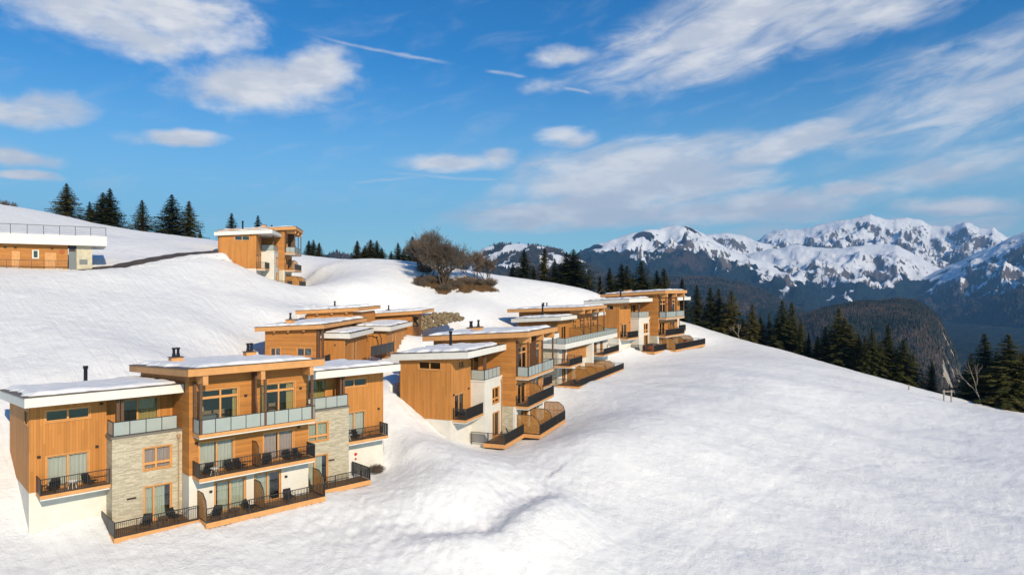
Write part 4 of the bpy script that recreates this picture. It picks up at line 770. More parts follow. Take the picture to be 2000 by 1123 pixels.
# ------------------------------------------------------------ the two chalets seen from their gable end behind the nearest one
def gable_chalet(F):
    h = House('chalet', F, 'timber chalet seen from its gable end just behind the nearest roof', 'chalet')
    zt = lambda d: 6.35-.047*d-.5
    hl = [(1.5, 3.1, 2.9, 3.75), (4.9, 6.0, 2.9, 3.75)]
    h.wall('gable_wall', 'wood_h', 'l', 1.0, 6.6, -1, 5.3, .55, .8, hl, (zt(1), zt(6.6)))
    for a in hl: h.window('l', *a, .55, -1, (.5,), 'curtain', (), ((.1, .45),), sill=False)
    h.wall('front_wall', 'wood_h', 'f', 1.9, 14.5, -1, 5.6, 1.0, 1.25, [(2.2, 3.2, 2.0, 4.1)]); h.window('f', 2.2, 3.2, 2.0, 4.1, 1.0, -1, (), 'curtain'); h.wall('front_wall', 'wood_h', 'f', .8, 1.9, -1, 5.6, 1.0, 1.25)
    h.wall('back_wall', 'wood_h', 'f', .8, 14.5, -1, 5.3, 6.35, 6.6)
    h.roof('roof', -.1, 16.0, -.05, 7.45, 6.35, 6.0, .5, 'fascia', snow=.22, inset=(.5, .4, .5, .5), seed=41)
    for d in (2.2, 3.9, 5.4): h.box('rafter_end', 'fascia', .1, .55, d-.1, d+.1, zt(d)-.2, zt(d)-.01)
    for s, d in ((.35, .22), (.5, .72)): h.box('post', 'post_brown', s-.13, s+.13, d-.1, d+.1, -1, zt(d))
    h.box('balcony', 'deck', .3, 1.9, -.1, 1.0, 1.8, 2.0); h.bars('railing', [(.33, .2), (.33, -.05), (1.9, -.05)], 2.0, 1.0, None)
    h.chimney(2.0, 4.4, 6.3, .9, .7, .4, 1)
    # low annex with a white roof in front
    h.wall('annex_side', 'wood_v', 'l', -1.35, 1.0, -1, 4.7, 2.1, 2.3); dz = (5.0, 6.3, 1.9, 4.2); h.wall('annex_wall', 'wood_v', 'f', 2.1, 10.6, -1, 4.7, -1.6, -1.35, [dz]); h.window('f', *dz, -1.6, -1, (.5,), 'curtain', (), ((0, .45), (.55, 1)), kind='glass_door')
    h.lamp(2.5, -1.6, 4.0); h.box('wall_lamp', 'lamp_dark', 2.0, 2.1, -.6, -.5, 3.9, 4.05)
    h.roof('annex_roof', 1.66, 11.1, -2.3, .95, 5.3, 5.35, .62, 'white_trim', snow=.14, inset=(.35, .1, .3, .3), seed=43)
    # lamp on a bent arm, dark rail screen
    m = MB(); m.tube([(12.0, -3.0, .2), (12.0, -3.0, 4.0), (12.0, -2.8, 4.5), (12.0, -2.3, 4.75), (12.0, -1.7, 4.7)], .06, 6); h.part(m, 'lamp_arm', 'dark_metal')
    h.bars('railing', [(6.4, -3.3), (13.5, -4.2)], 2.2, 1.25, None, solid=(0,))
    return h
HF = gable_chalet(FF)
FF2 = Frame(632, 72, -10.2, 4)
def back_chalet(F):
    h = House('chalet', F, 'upper timber chalet with two brown roofs beside the boulder wall', 'chalet')
    zt = lambda d: 7.72-.05*d-.5
    h.wall('gable_wall', 'wood_v', 'l', 1.2, 7.2, -1, 6.7, 14.1, 14.35, [], (zt(1.2), zt(7.2))); h.wall('front_wall', 'wood_v', 'f', 14.35, 23.4, -1, 7.0, .95, 1.2); h.wall('back_wall', 'wood_v', 'f', 14.35, 23.4, -1, 6.7, 7.2, 7.45)
    h.wall('gable_wall', 'wood_v', 'l', .95, 7.2, -1, 6.8, 23.4, 23.65)
    h.roof('roof', 13.5, 24.3, .35, 8.4, 7.72, 7.3, .5, 'fascia', snow=.22, inset=(.4, .4, .5, .4), seed=47)
    for d in (1.9, 3.8, 5.7): h.box('rafter_end', 'fascia', 13.7, 14.1, d-.12, d+.12, zt(d)-.22, zt(d)-.01)
    # annex
    dz = (16.0, 17.6, 1.9, 4.2)
    h.wall('annex_side', 'wood_v', 'l', -3.15, 1.0, -1, 4.85, 12.9, 13.1); h.wall('annex_wall', 'wood_v', 'f', 12.9, 24.4, -1, 4.85, -3.4, -3.15, [dz]); h.window('f', *dz, -3.4, -1, (.5,), 'curtain', (), ((.1, .45), (.55, .9)), kind='glass_door')
    h.box('wall_lamp', 'lamp_dark', 12.8, 12.9, -2.3, -2.1, 4.0, 4.12); h.roof('annex_roof', 12.3, 25.0, -4.05, .9, 5.44, 5.5, .62, 'white_trim', snow=.16, inset=(.35, .1, .3, .3), seed=49)
    # third roof on posts
    h.wall('gable_wall', 'wood_h', 'l', -3.6, 3.0, -1, 6.0, 26.6, 26.85, [], (6.35, 6.0)); h.wall('front_wall', 'wood_h', 'f', 26.85, 34, -1, 6.2, -3.6, -3.35)
    h.roof('roof', 26.0, 35.5, -5.2, 3.6, 6.95, 6.35, .5, 'fascia', snow=.22, inset=(.5, .4, .5, .5), seed=51); h.chimney(29, .4, 6.75, .9, .6, .1, 1)
    for d in (-4.8,): h.box('post', 'post_brown', 26.3, 26.6, d-.15, d+.15, -.5, 6.4)
    h.bars('railing', [(24.8, -3.8), (24.8, -6.0), (26.5, -7.4), (30, -8)], 1.4, 1.1, None)
    h.chimney(18.5, 5.0, 7.55, .8, .6, .1, 1)
    return h
HF2 = back_chalet(FF2)
# ------------------------------------------------------------ long low building on the left
def long_building(F):
    h = House('long_building', F, 'long low timber building with white roof terrace and railing at the far left', 'building')
    def su(u, d=0.0):
        k = (u-CX)/FPX; ax = F.x+d*F.ed[0]; ay = F.y+d*F.ed[1]; return (k*ay-ax)/(F.es[0]-k*F.es[1])
    sw = su(132.7)
    win = (su(64), su(75), 1.3, 2.25)
    h.wall('wall', 'wood_h', 'f', -24, sw, -1, 2.95, 0, .25, [win]); h.window('f', *win, 0, -1, (), None, mat='white_trim')
    for a, b, hh in ((23, 39, 2.1), (88, 110, 2.0)): h.box('door', 'fascia', su(a), su(b), -.05, -.002, 0, hh)
    h.box('door', 'grey_door', su(134.5), su(149.5), -.03, .22, -.1, 2.2); h.box('door_panel', 'lamp_dark', su(134.5), su(148), -.02, .2, 2.2, 2.9); h.box('end_wall', 'concrete', su(149.6), 0, -.06, 6, -1, 2.95); h.box('vent_grille', 'grey_door', su(155), su(171), -.09, -.06, .62, 1.25); h.box('room_wall', 'interior', -24, sw, 2, 2.1, -.5, 2.9)
    for u in (30, 102, 10): h.box('wall_lamp', 'lamp_dark', su(u)-.12, su(u)+.12, -.12, -.002, 2.45, 2.6)
    r = h.part(MB().box(-25, 1.55, -.9, 8.5, 2.95, 4.15), 'roof', 'white_trim', bevel=.02)
    V = []; n1, n2 = 60, 22
    for j in range(n2+1):
        for i in range(n1+1): V.append((-24.9+26.35*i/n1, -.7+9.1*j/n2, 4.155+.16*(0 if i in (0, n1) or j in (0, n2) else 1)*(1+.4*math.sin(i*.7)*math.sin(j*.9))))
    link(bpy.data.objects.new('roof_snow', grid_mesh('roof_snow', np.array(V), n2+1, n1+1, MAT['roof_snow'])), r)
    fr = MB(); s = 1.45
    while s > -25: fr.box(s-.03, s+.03, -.83, -.77, 4.1, 5.28); s -= 1.62
    fr.box(-25, 1.48, -.83, -.77, 5.24, 5.30)
    for z in (4.45, 4.65, 4.85, 5.05): fr.box(-25, 1.48, -.806, -.794, z, z+.014)
    h.part(fr, 'roof_railing', 'dark_metal', r)
    fr = MB(); s = su(132)
    while s > -25: fr.box(s-.025, s+.025, -1.42, -1.38, -.3, 1.0); s -= 1.2
    fr.box(-25, su(132), -1.43, -1.37, .98, 1.03); fr.box(-25, su(132), -1.415, -1.385, .1, .13)
    h.part(fr, 'front_railing', 'dark_metal'); b = MB(); s = su(132)
    while s > -25: b.box(s-.01, s+.01, -1.41, -1.39, .13, .98); s -= .15
    q = h.part(b, 'balusters', 'dark_metal', fix=False); q['kind'] = 'stuff'
    h.box('walkway', 'concrete', -25, su(133), -1.5, 0, -1.2, -.02)
    m = MB(); c = su(121); m.tube([(c, -.03, 2.15), (c, -.002, 2.15)], .3, 16); m.build('round_emblem', MAT['emblem'], h.e)
    return h
HG = long_building(FG)
# ------------------------------------------------------------ seats and tables
for s, d, z, r, l in [(-7.55, 3.5, 2.9, -.6, 'dark chair at the left end of the nearest chalet left wing balcony'), (-5.5, 3.5, 2.9, .6, 'dark chair at the right end of the nearest chalet left wing balcony'),
                      (-2.7, 1.75, 0, -.5, 'black chair tilted on the stone bay deck, left of two'), (-.9, 1.9, 0, .5, 'black chair on the stone bay deck, right of two by the drain pipe'),
                      (.75, .7, 2.9, -.7, 'dark chair at the left end of the middle balcony beside white table'), (2.35, .75, 2.9, .2, 'dark chair left of the pair near the middle balcony first door'), (3.05, .7, 2.9, .5, 'dark chair by the left of the middle balcony screen'), (4.9, .65, 2.9, -.4, 'dark chair just right of the middle balcony screen'), (6.6, .7, 2.9, .2, 'dark chair left of the pair at the middle balcony right end'), (7.4, .7, 2.9, .5, 'dark chair at the far right end of the middle balcony'),
                      (1.25, .35, 0, -.6, 'dark chair behind railing at the left of the centre deck'), (3.55, .35, 0, .7, 'dark chair on the centre deck left of its middle screen'), (6.6, .7, 0, .0, 'dark chair with back to the white wall on the centre deck'),
                      (9.9, 1.95, 0, -.2, 'dark low chair on the deck before the right stone bay'), (13.9, 3.4, 2.9, .3, 'dark chair on the nearest chalet right wing balcony')]:
    chair(FA, s, d, z, r, l)
table(FA, -6.5, 3.35, 2.9, 'white round table between two chairs on the left wing balcony'); table(FA, 1.1, .3, 2.9, 'white stool table at left end of the middle balcony'); table(FA, 13.0, 3.3, 2.9, 'white table on the nearest chalet right wing balcony'); table(FA, -1.75, 1.6, 0, 'brown low table between two black chairs on the stone bay deck', 'post_brown', .45, .34); table(FA, 2.4, .2, 0, 'brown low table behind the centre deck railing', 'post_brown', .4, .4)
chair(FB, -.9, 1.5, .2, .3, 'black chair on the ground deck of the white-bay chalet'); table(FB, -2.1, 1.5, .2, 'dark low table on the ground deck of the white-bay chalet', 'post_brown', .42, .36)
chair(FB, -7.3, 3.4, 2.9, -.5, 'metal chair on the left wing balcony of the white-bay chalet'); table(FB, -6.2, 3.4, 2.9, 'small pale table on the left wing balcony of the white-bay chalet')
chair(FC, 1.0, -1.3, 0, -.3, 'dark chair at the corner of the wide chalet ground deck'); chair(FC, 2.3, -1.3, 0, .4, 'second dark chair from the corner of the wide chalet ground deck')
def hot_tub(F, s, d, z, label):
    loc, r = sit(F, s, d, z); e = empty('hot_tub', loc, r); e.scale = (F.k,)*3; tag(e, label, 'hot tub', 'wooden hot tubs')
    m = MB(); m.tube([(0, 0, 0), (0, 0, .95)], 1.05, 24); m.build('tub', MAT['hot_tub'], e)
    for z0 in (.2, .7): m = MB(); m.tube([(0, 0, z0), (0, 0, z0+.05)], 1.07, 24); m.build('hoop', MAT['dark_metal'], e)
    m = MB(); m.tube([(0, 0, .951), (0, 0, 1.08)], [1.12, 1.06], 24); m.build('cover', MAT['dark_metal'], e)
hot_tub(FD, -2.6, 1.3, .7, 'wooden hot tub with dark cover on the left deck of the farthest chalet'); hot_tub(FD, 9.3, .1, .7, 'wooden hot tub with dark cover on the right deck of the farthest chalet')
# outside stair at the right of the nearest chalet
def stair():
    e = empty('outside_stair', FA.w(0, 0, 0), FA.rz); e.scale = (FA.k,)*3; tag(e, 'concrete outside stair with dark handrail at right end of the nearest chalet', 'stair')
    for k in range(11): MB().box(16.55, 17.5, 5.6+k*.34, 5.6+(k+1)*.34, -1, .1+k*.27+.27).build('step', MAT['concrete'], e)
    MB().prism([(5.2, -1), (5.2, .9), (9.4, 3.9), (9.4, -1)], 'x', 17.5, 17.72).build('side_wall', MAT['concrete'], e)
    m = MB(); m.tube([(17.6, 5.3, .95), (17.6, 5.3, 1.9), (17.6, 9.3, 4.85), (17.6, 9.3, 3.8)], .035, 5)
    for k in range(1, 9): d = 5.3+k*.44; m.tube([(17.6, d, .9+(d-5.2)*.714), (17.6, d, 1.9+(d-5.3)*.735)], .014, 4)
    m.build('handrail', MAT['dark_metal'], e)
stair()
m = MB(); m.tube([(14.1, 4.0, 1.5), (14.1, 4.07, 1.5)], .12, 12); HA.part(m, 'round_sign', 'red_sign'); m = MB(); m.tube([(14.1, 4.0, 1.1), (14.1, 4.07, 1.1)], .08, 12); HA.part(m, 'round_sign', 'red_sign')
# ------------------------------------------------------------ boulder retaining wall
def boulders():
    rs = np.random.RandomState(2); protos = []
    for k in range(6):
        m = MB(); n, q = 7, 4; sx, sy, sz = 1, .8+.2*rs.rand(), .6+.25*rs.rand(); jit = rs.rand(q+1, n)*.35+.8
        m.v.append((0, 0, -sz)); 
        for j in range(1, q):
            for i in range(n): a = 2*math.pi*(i+.2*rs.rand())/n; b = -math.pi/2+math.pi*j/q; r = jit[j, i]; m.v.append((sx*math.cos(a)*math.cos(b)*r*1.1, sy*math.sin(a)*math.cos(b)*r*1.1, sz*math.sin(b)*r*1.1))
        m.v.append((0, 0, sz)); L = len(m.v)-1
        for i in range(n): m.f.append((0, 1+(i+1) % n, 1+i)); m.f.append((L, L-n+i, L-n+(i+1) % n))
        for j in range(q-2):
            for i in range(n): m.f.append((1+j*n+i, 1+j*n+(i+1) % n, 1+(j+1)*n+(i+1) % n, 1+(j+1)*n+i))
        protos.append(m.mesh('boulder', MAT['rock']))
    c = Wp(858, 628, 101); e = empty('boulder_wall', c); tag(e, 'stacked boulder retaining wall in the snow behind the gable-end chalets', 'stone wall')
    for row in range(7):
        t = row/6; u = 812+rs.rand()*4
        while u < 905:
            vt = np.interp(u, [812, 845, 888, 905], [622, 614, 613, 621]); vb = np.interp(u, [812, 823, 905], [634, 643, 621])
            v = vb+(vt-vb)*t; w = .30+.26*rs.rand()
            if vb-vt > 4 or row < 3:
                y = 99.0+1.3*t+(u-812)/93*2.2; p = Wp(u, v, y); o = link(bpy.data.objects.new('boulder', protos[rs.randint(6)]), e); o.location = (p[0]-c[0], p[1]-c[1], p[2]-c[2]); o.scale = (w, w, w*.8); o.rotation_euler = (rs.rand()*.4, rs.rand()*.4, rs.rand()*6)
            u += w*2*13.2*.80
boulders()
# ------------------------------------------------------------ timber goal-like frame and marker post on the right field edge
def place_u(u, y): x = (u-CX)/FPX*y; return x, gz(x, y)
for (ua, ub, y, H, lab) in ((1843.5, 1858, 108, 1.75, 'grey timber frame of two posts and a crossbar at the field edge'),):
    x0, z0 = place_u(ua, y); x1, z1 = place_u(ub, y); e = empty('timber_frame', ((x0+x1)/2, y, min(z0, z1))); tag(e, lab, 'frame'); dx = (x1-x0)/2; hh = H+abs(z0-z1)
    for sx in (-1, 1): MB().box(sx*dx-.08, sx*dx+.08, -.08, .08, -.5, hh).build('post', MAT['wood_post'], e)
    MB().box(-dx-.25, dx+.25, -.1, -.081, hh-.35, hh-.2).build('crossbar', MAT['wood_post'], e)
x0, z0 = place_u(1775, 113); e = empty('marker_post', (x0, 113, z0)); tag(e, 'small wooden marker post on the snow edge before the conifers', 'post'); MB().box(-.07, .07, -.07, .07, -.4, .9).build('post', MAT['wood_post'], e); MB().box(-.12, .12, -.09, -.071, .45, .8).build('plate', MAT['wood_post'], e)
# snow thrown up along the road
def bank():
    rs = np.random.RandomState(8); m = MB()
    for k in range(110):
        t = rs.rand()*.75+.25; i = t*(len(RD)-1); a = int(min(i, len(RD)-2)); f = i-a; px = RD[a][0]*(1-f)+RD[a+1][0]*f; py = RD[a][1]*(1-f)+RD[a+1][1]*f; tx, ty = RD[a+1][0]-RD[a][0], RD[a+1][1]-RD[a][1]; l = math.hypot(tx, ty)
        o = -1.9-1.0*rs.rand(); X = px-ty/l*o; Y = py+tx/l*o; r = .07+.16*rs.rand()**2; z = gz(X, Y)
        n0 = len(m.v); ph = rs.rand()*6
        pts = [(0, 0, 1), *[(math.cos(ph+q*1.257)*(.8+.4*rs.rand()), math.sin(ph+q*1.257)*(.8+.4*rs.rand()), .35*rs.rand()) for q in range(5)]]
        m.v += [(X+p[0]*r, Y+p[1]*r, z+p[2]*r*.9-.02) for p in pts]; m.f += [(n0, n0+1+q, n0+1+(q+1) % 5) for q in range(5)]
    o = m.build('snow_bank', MAT['roof_snow'], fix=False); tag(o, 'lumpy snow thrown up along the lower edge of the road', 'snow', kind='stuff')
bank()
# ------------------------------------------------------------ vegetation
def needle_mat(name, a, b):
    m = bpy.data.materials.new(name); m.use_nodes = True; g = NT(m.node_tree)
    ob = g.n('ShaderNodeObjectInfo').outputs['Random']; co = g.n('ShaderNodeTexCoord').outputs['Object']; n = g.noise(co, 1.1, 4, .65)
    c = g.mix(g.sm(g.m('ADD', n.outputs[0], g.m('MULTIPLY', g.m('SUBTRACT', ob, .5), .25)), .3, .72), a, b)
    d = g.n('ShaderNodeBsdfPrincipled', Roughness=.8); g.put(d.inputs['Base Color'], c); d.inputs['Specular IOR Level'].default_value = .15
    t = g.n('ShaderNodeBsdfTranslucent', Color=c); mx = g.n('ShaderNodeMixShader', Fac=.35); g.put(mx.inputs[1], d); g.put(mx.inputs[2], t); g.n('ShaderNodeOutputMaterial', Surface=mx); MAT[name] = m
needle_mat('needles', (.060, .072, .020, 1), (.200, .165, .048, 1)); needle_mat('needles_dark', (.045, .060, .020, 1), (.150, .135, .042, 1))
def spruce_mesh(seed, H=12.0, R=2.6, full=1.0):
    rs = np.random.RandomState(seed); V = []; F = []
    def quad(c, u, w, l, wd):
        n = len(V); a = c; b = c+u*l*.45+w*wd; d = c+u*l; e = c+u*l*.45-w*wd; V.extend([a, b, d, e]); F.append((n, n+1, n+2, n+3))
    z = H*.05; lean = (rs.rand()-.5)*.02; sk = 1+.25*(rs.rand(8)-.5)
    while z < H*.985:
        t = z/H; tp = .32+.68*min(1, (1-t)*3.0); rad = R*(1-t)**.95*(.78+.35*rs.rand())*(1 if t > .1 else .75); nb = int(5+6*(1-t)*full+rs.randint(2)); a0 = rs.rand()*6.28
        for k in range(nb):
            a = a0+k*6.283/nb+rs.randn()*.22; r = rad*(.70+.5*rs.rand())*sk[int((a % 6.283)/6.284*8)]; out = np.array([math.cos(a), math.sin(a), 0]); tan = np.array([-math.sin(a), math.cos(a), 0]); up = np.array([0, 0, 1.0])
            base = np.array([lean*z, 0, z+rs.randn()*.08]); ns = max(3, int(r/.20)); droop = .16+.34*(1-t)
            for i in range(ns):
                q = (i+.5)/ns; p = base+out*r*q+up*(-droop*r*q*q*1.1+.22*r*q*q*q)
                l = (.24+.34*(1-q)*min(1, r/1.6)+.10*rs.rand())*tp
                for sd_ in (-1, 1):
                    dv = out*.62+tan*sd_*.85+up*(-.28+.2*rs.randn()); dv /= np.linalg.norm(dv); w = np.cross(dv, up+tan*rs.randn()*.35); w /= np.linalg.norm(w)+1e-9; quad(p, dv, w, l, .085+.045*rs.rand())
                dv = out*.45-up*.9+tan*rs.randn()*.45; dv /= np.linalg.norm(dv); tw_ = tan+out*rs.randn()*.35; quad(p, dv, tw_/np.linalg.norm(tw_), (.24+.16*rs.rand())*tp, .095*tp)
            tip = base+out*r*.9+up*(-droop*r*.9+.16*r); dv = out+up*.25; dv /= np.linalg.norm(dv); quad(tip, dv, tan, .34*tp, .07)
        z += H*(.017+.022*(1-t))*(.85+.3*rs.rand())
    for k in range(5): a = k*1.257; quad(np.array([lean*H, 0, H*.96]), np.array([.12*math.cos(a), .12*math.sin(a), 1.0]), np.array([-math.sin(a), math.cos(a), 0]), H*.05, .05)
    return np.array(V), np.array(F)
SP = []
for k, (H, R, full) in enumerate([(12, 2.4, 1.0), (12, 2.9, 1.15), (12, 2.0, .9), (12, 3.3, 1.2), (12, 1.5, .8), (12, 2.6, .75)]):
    v, f = spruce_mesh(100+k, H, R, full); t = MB(); t.tube([(0, 0, -1.5), (0, 0, 2), (0, 0, 7), (0, 0, 11.6)], [.26, .21, .12, .02], 7); tm = t.mesh('trunk', MAT['bark'], True)
    SP.append((tri_mesh('crown', v, f, MAT['needles']), tm)); SP.append((tri_mesh('crown', v, f, MAT['needles_dark']), tm))
def VZ(u, y):   # height of the skyline in this direction, at distance y
    return (CY-np.interp(u, [0, 200, 400, 590, 700, 830, 1000, 1170, 1345, 1450, 1560, 1700, 1850, 2000], [402, 438, 465, 497, 507, 520, 548, 575, 638, 665, 700, 736, 781, 810]))/FPX*y
def spruce(u, v, y, k, wf, label, group):
    if u > 950: y = max(y, np.interp(u, [1000, 1170, 1345, 1400, 1500, 1600, 1700, 1850, 2000, 2100], [146, 142, 157, 156, 146, 137, 124, 116, 106, 102])+4+5*random.random())
    x = (u-CX)/FPX*y; zt = (CY-v)/FPX*y; zb = gz(x, y)-.15; H = max(2.5, zt-zb); s = H/12.0
    e = empty('spruce_tree', (x, y, zb)); e.rotation_euler = (random.gauss(0, .018), random.gauss(0, .018), random.random()*6.28); vis = max(3.0, zt-VZ(u, y)); sx = max(.42*s, .54*vis*wf/(2.5*min(1, vis/H)**.86))
    e.scale = (sx, sx, s); tag(e, label, 'tree', group)
    cr, tk = SP[k % len(SP)]; link(bpy.data.objects.new('crown', cr), e); link(bpy.data.objects.new('trunk', tk), e)
G1, G2, G3 = 'spruces on the left skyline', 'small spruces behind the upper ridge', 'conifers along the right edge of the snow field'
ORD = ['first', 'second', 'third', 'fourth', 'fifth', 'sixth', 'seventh', 'eighth', 'ninth', 'tenth', 'eleventh', 'twelfth', 'thirteenth', 'fourteenth', 'fifteenth', 'sixteenth', 'seventeenth', 'eighteenth', 'nineteenth', 'twentieth', 'twenty-first', 'twenty-second', 'twenty-third', 'twenty-fourth', 'twenty-fifth', 'twenty-sixth', 'twenty-seventh', 'twenty-eighth', 'twenty-ninth', 'thirtieth', 'thirty-first', 'thirty-second', 'thirty-third', 'thirty-fourth', 'thirty-fifth', 'thirty-sixth', 'thirty-seventh', 'thirty-eighth', 'thirty-ninth', 'fortieth', 'forty-first', 'forty-second', 'forty-third', 'forty-fourth', 'forty-fifth', 'forty-sixth', 'forty-seventh', 'forty-eighth', 'forty-ninth', 'fiftieth', 'fifty-first', 'fifty-second', 'fifty-third', 'fifty-fourth', 'fifty-fifth', 'fifty-sixth', 'fifty-seventh', 'fifty-eighth']
L1 = [(131, 358, 160, 2, 1.0), (177, 394, 168, 5, .9), (200, 376, 163, 6, 1.15), (213, 368, 163, 1, 1.1), (278, 391, 163, 10, 1.05), (335, 380, 163, 3, 1.1), (369, 392, 163, 0, .95), (391, 448, 170, 8, .8)]
for i, (u, v, y, k, w) in enumerate(L1): spruce(u, v, y, k, w, ORD[i]+' spruce from the left edge on the left skyline', G1)
L2 = [(452, 416, 170, 1, .9), (503, 421, 175, 5, .9), (602, 470, 178, 9, .8), (612, 468, 178, 4, .7), (623, 474, 178, 8, .8), (697, 470, 172, 9, .75), (712, 480, 176, 5, .8), (722, 468, 174, 2, .8), (736, 470, 174, 1, .75), (747, 484, 174, 4, .8), (764, 490, 172, 5, .7), (779, 474, 170, 1, .6), (789, 485, 172, 9, .7), (806, 462, 165, 3, .7), (817, 468, 164, 0, .7)]
NM2 = ['spruce tip rising behind the left of the skyline chalet roof', 'spruce tip rising behind the chimney of the skyline chalet']
for i, (u, v, y, k, w) in enumerate(L2): spruce(u, v, y if i < 2 else y-14, k, w*(1 if i < 2 else 1.75), NM2[i] if i < 2 else ORD[i-2]+' small spruce to the right of the skyline chalet along the ridge', G2)
L3 = [(1000, 512, 172, 1, .6), (1022, 488, 168, 0, .85), (1042, 520, 172, 5, .7), (1061, 484, 168, 8, .8), (1083, 505, 172, 9, .7), (1104, 492, 166, 3, .85), (1121, 487, 164, 7, 1.0), (1150, 533, 172, 5, .6), (1172, 538, 170, 9, .7), (1191, 523, 166, 4, .8), (1213, 514, 168, 1, .8), (1228, 518, 166, 2, .8), (1254, 510, 164, 3, .85), (1283, 527, 164, 5, .75), (1297, 523, 164, 0, .8), (1330, 545, 158, 9, .8),
      (1450, 622, 142, 5, .8), (1484, 615, 140, 3, .8), (1517, 620, 140, 1, .8), (1553, 632, 138, 7, .8), (1580, 650, 140, 9, .7), (1596, 655, 138, 11, .8), (1650, 620, 134, 7, .9), (1690, 655, 130, 9, .8), (1719, 665, 130, 7, .8), (1750, 680, 128, 5, .8), (1908, 700, 122, 9, .8), (1948, 690, 114, 3, .8), (1362, 555, 150, 1, .75), (1388, 560, 146, 0, .85), (1404, 563, 144, 7, .8), (1428, 566, 142, 2, .8), (1470, 592, 140, 0, .85), (1502, 610, 140, 9, .6), (1530, 586, 138, 3, .75), (1546, 590, 138, 10, .8), (1565, 625, 140, 5, .6), (1612, 636, 136, 7, .7), (1637, 600, 132, 2, .78), (1660, 632, 132, 6, .9), (1678, 650, 132, 5, .7), (1703, 640, 130, 3, .7), (1735, 633, 128, 8, .8), (1764, 662, 124, 2, 1.0), (1785, 690, 126, 9, .6), (1819, 704, 124, 5, .75),
      (1895, 690, 124, 7, .7), (1925, 650, 118, 1, .9), (1968, 652, 112, 6, 1.05), (1996, 690, 108, 2, .9), (2030, 640, 112, 0, 1.0), (2080, 660, 108, 3, 1.0)]
L3.sort()
for i, (u, v, y, k, w) in enumerate(L3): spruce(u, v, y-12 if u < 1335 else y, k, w*(1.35 if u < 1335 else 1), ORD[i]+' conifer from the left in the row along the right field edge', G3)
# leafless trees
def bare_mesh(seed, H, levels=6, spread=.55, r0=.2, fork=3, mat='twig', up=.25, stems=1):
    rs = np.random.RandomState(seed); tk = MB(); tw = MB()
    def grow(p, d, l, r, lv):
        pts = [p]; q = p; dd = d; n = 3 if lv > 2 else 2
        for i in range(n): dd = (dd+Vector(rs.randn(3)*.13)+Vector((0, 0, up*.25))).normalized(); q = q+dd*(l/n); pts.append(q)
        (tk if lv > levels-3 else tw).tube(pts, [r*(1-.35*i/n) for i in range(n+1)], 5 if lv > levels-3 else 3, False)
        if lv == 0: return
        k = fork+(rs.rand() < .45)
        for j in range(k):
            f = 1.0 if j == 0 else .45+.5*rs.rand(); bp = pts[0].lerp(q, f) if j else q
            ax = Vector(rs.randn(3)).cross(dd); ax.normalize(); a = (spread if j else spread*.45)*(.7+.6*rs.rand()); nd = (dd*math.cos(a)+ax*math.sin(a)+Vector((0, 0, up*.4))).normalized()
            grow(bp, nd, l*(.66+.18*rs.rand()), max(.013, r*(.58 if j else .68)), lv-1)
    if stems == 1: grow(Vector((0, 0, -.4)), Vector((.05*rs.randn(), .05*rs.randn(), 1)), H*.30, r0, levels)
    else:
        for q in range(stems): a = q*6.283/stems+rs.rand(); grow(Vector((.25*math.cos(a), .25*math.sin(a), -.4)), Vector((.42*math.cos(a)*rs.rand()+.1*math.cos(a), .42*math.sin(a)*rs.rand()+.1*math.sin(a), 1)).normalized(), H*(.20+.08*rs.rand()), r0*.7, levels)
    return tk.mesh('trunk', MAT['bark'] if mat != 'bark_pale' else MAT['bark_pale'], True), tw.mesh('twigs', MAT[mat], False)
BT = [bare_mesh(3, 11, 6, .52, .26, stems=5), bare_mesh(8, 9, 6, .46, .15, stems=3), bare_mesh(12, 8, 5, .45, .11, 2, 'bark_pale', .3)]
def bare(u, y, k, sc_, label, dz=0.0, rz=0.0):
    x, z = place_u(u, y); e = empty('bare_tree', (x, y, z+dz), rz); e.scale = (sc_, sc_, sc_); tag(e, label, 'tree', 'leafless trees'); t, w = BT[k]
    link(bpy.data.objects.new('trunk', t), e); tag(link(bpy.data.objects.new('twigs', w), e), kind='stuff')
bare(868, 118, 0, 1.05, 'large spreading leafless tree in the middle of the brown patch'); bare(838, 121, 1, .95, 'slender leafless tree left of the large spreading one', 0, 1.2); bare(925, 123, 1, .95, 'slender leafless tree right of the large spreading one', 0, 2.5); bare(950, 126, 1, .75, 'small leafless tree at the right end of the brown patch', 0, 4.0); bare(820, 126, 0, .72, 'leafless tree in front of the ridge spruces, left of the brown patch', 0, 3.0)
bare(12, 158, 1, .62, 'small leafless tree on the skyline at the left edge', -1.2); bare(1912, 113, 2, 1.1, 'pale leafless birch before the dark conifers at the right edge', -.5); bare(1148, 150, 2, .6, 'thin pale leafless tree between conifers above the wide chalet', -.5, 2); bare(1164, 152, 2, .55, 'second thin pale leafless tree among conifers above the wide chalet', -.5, 4); bare(1442, 152, 2, .6, 'thin pale leafless tree right of the farthest chalet', -.6, 1)
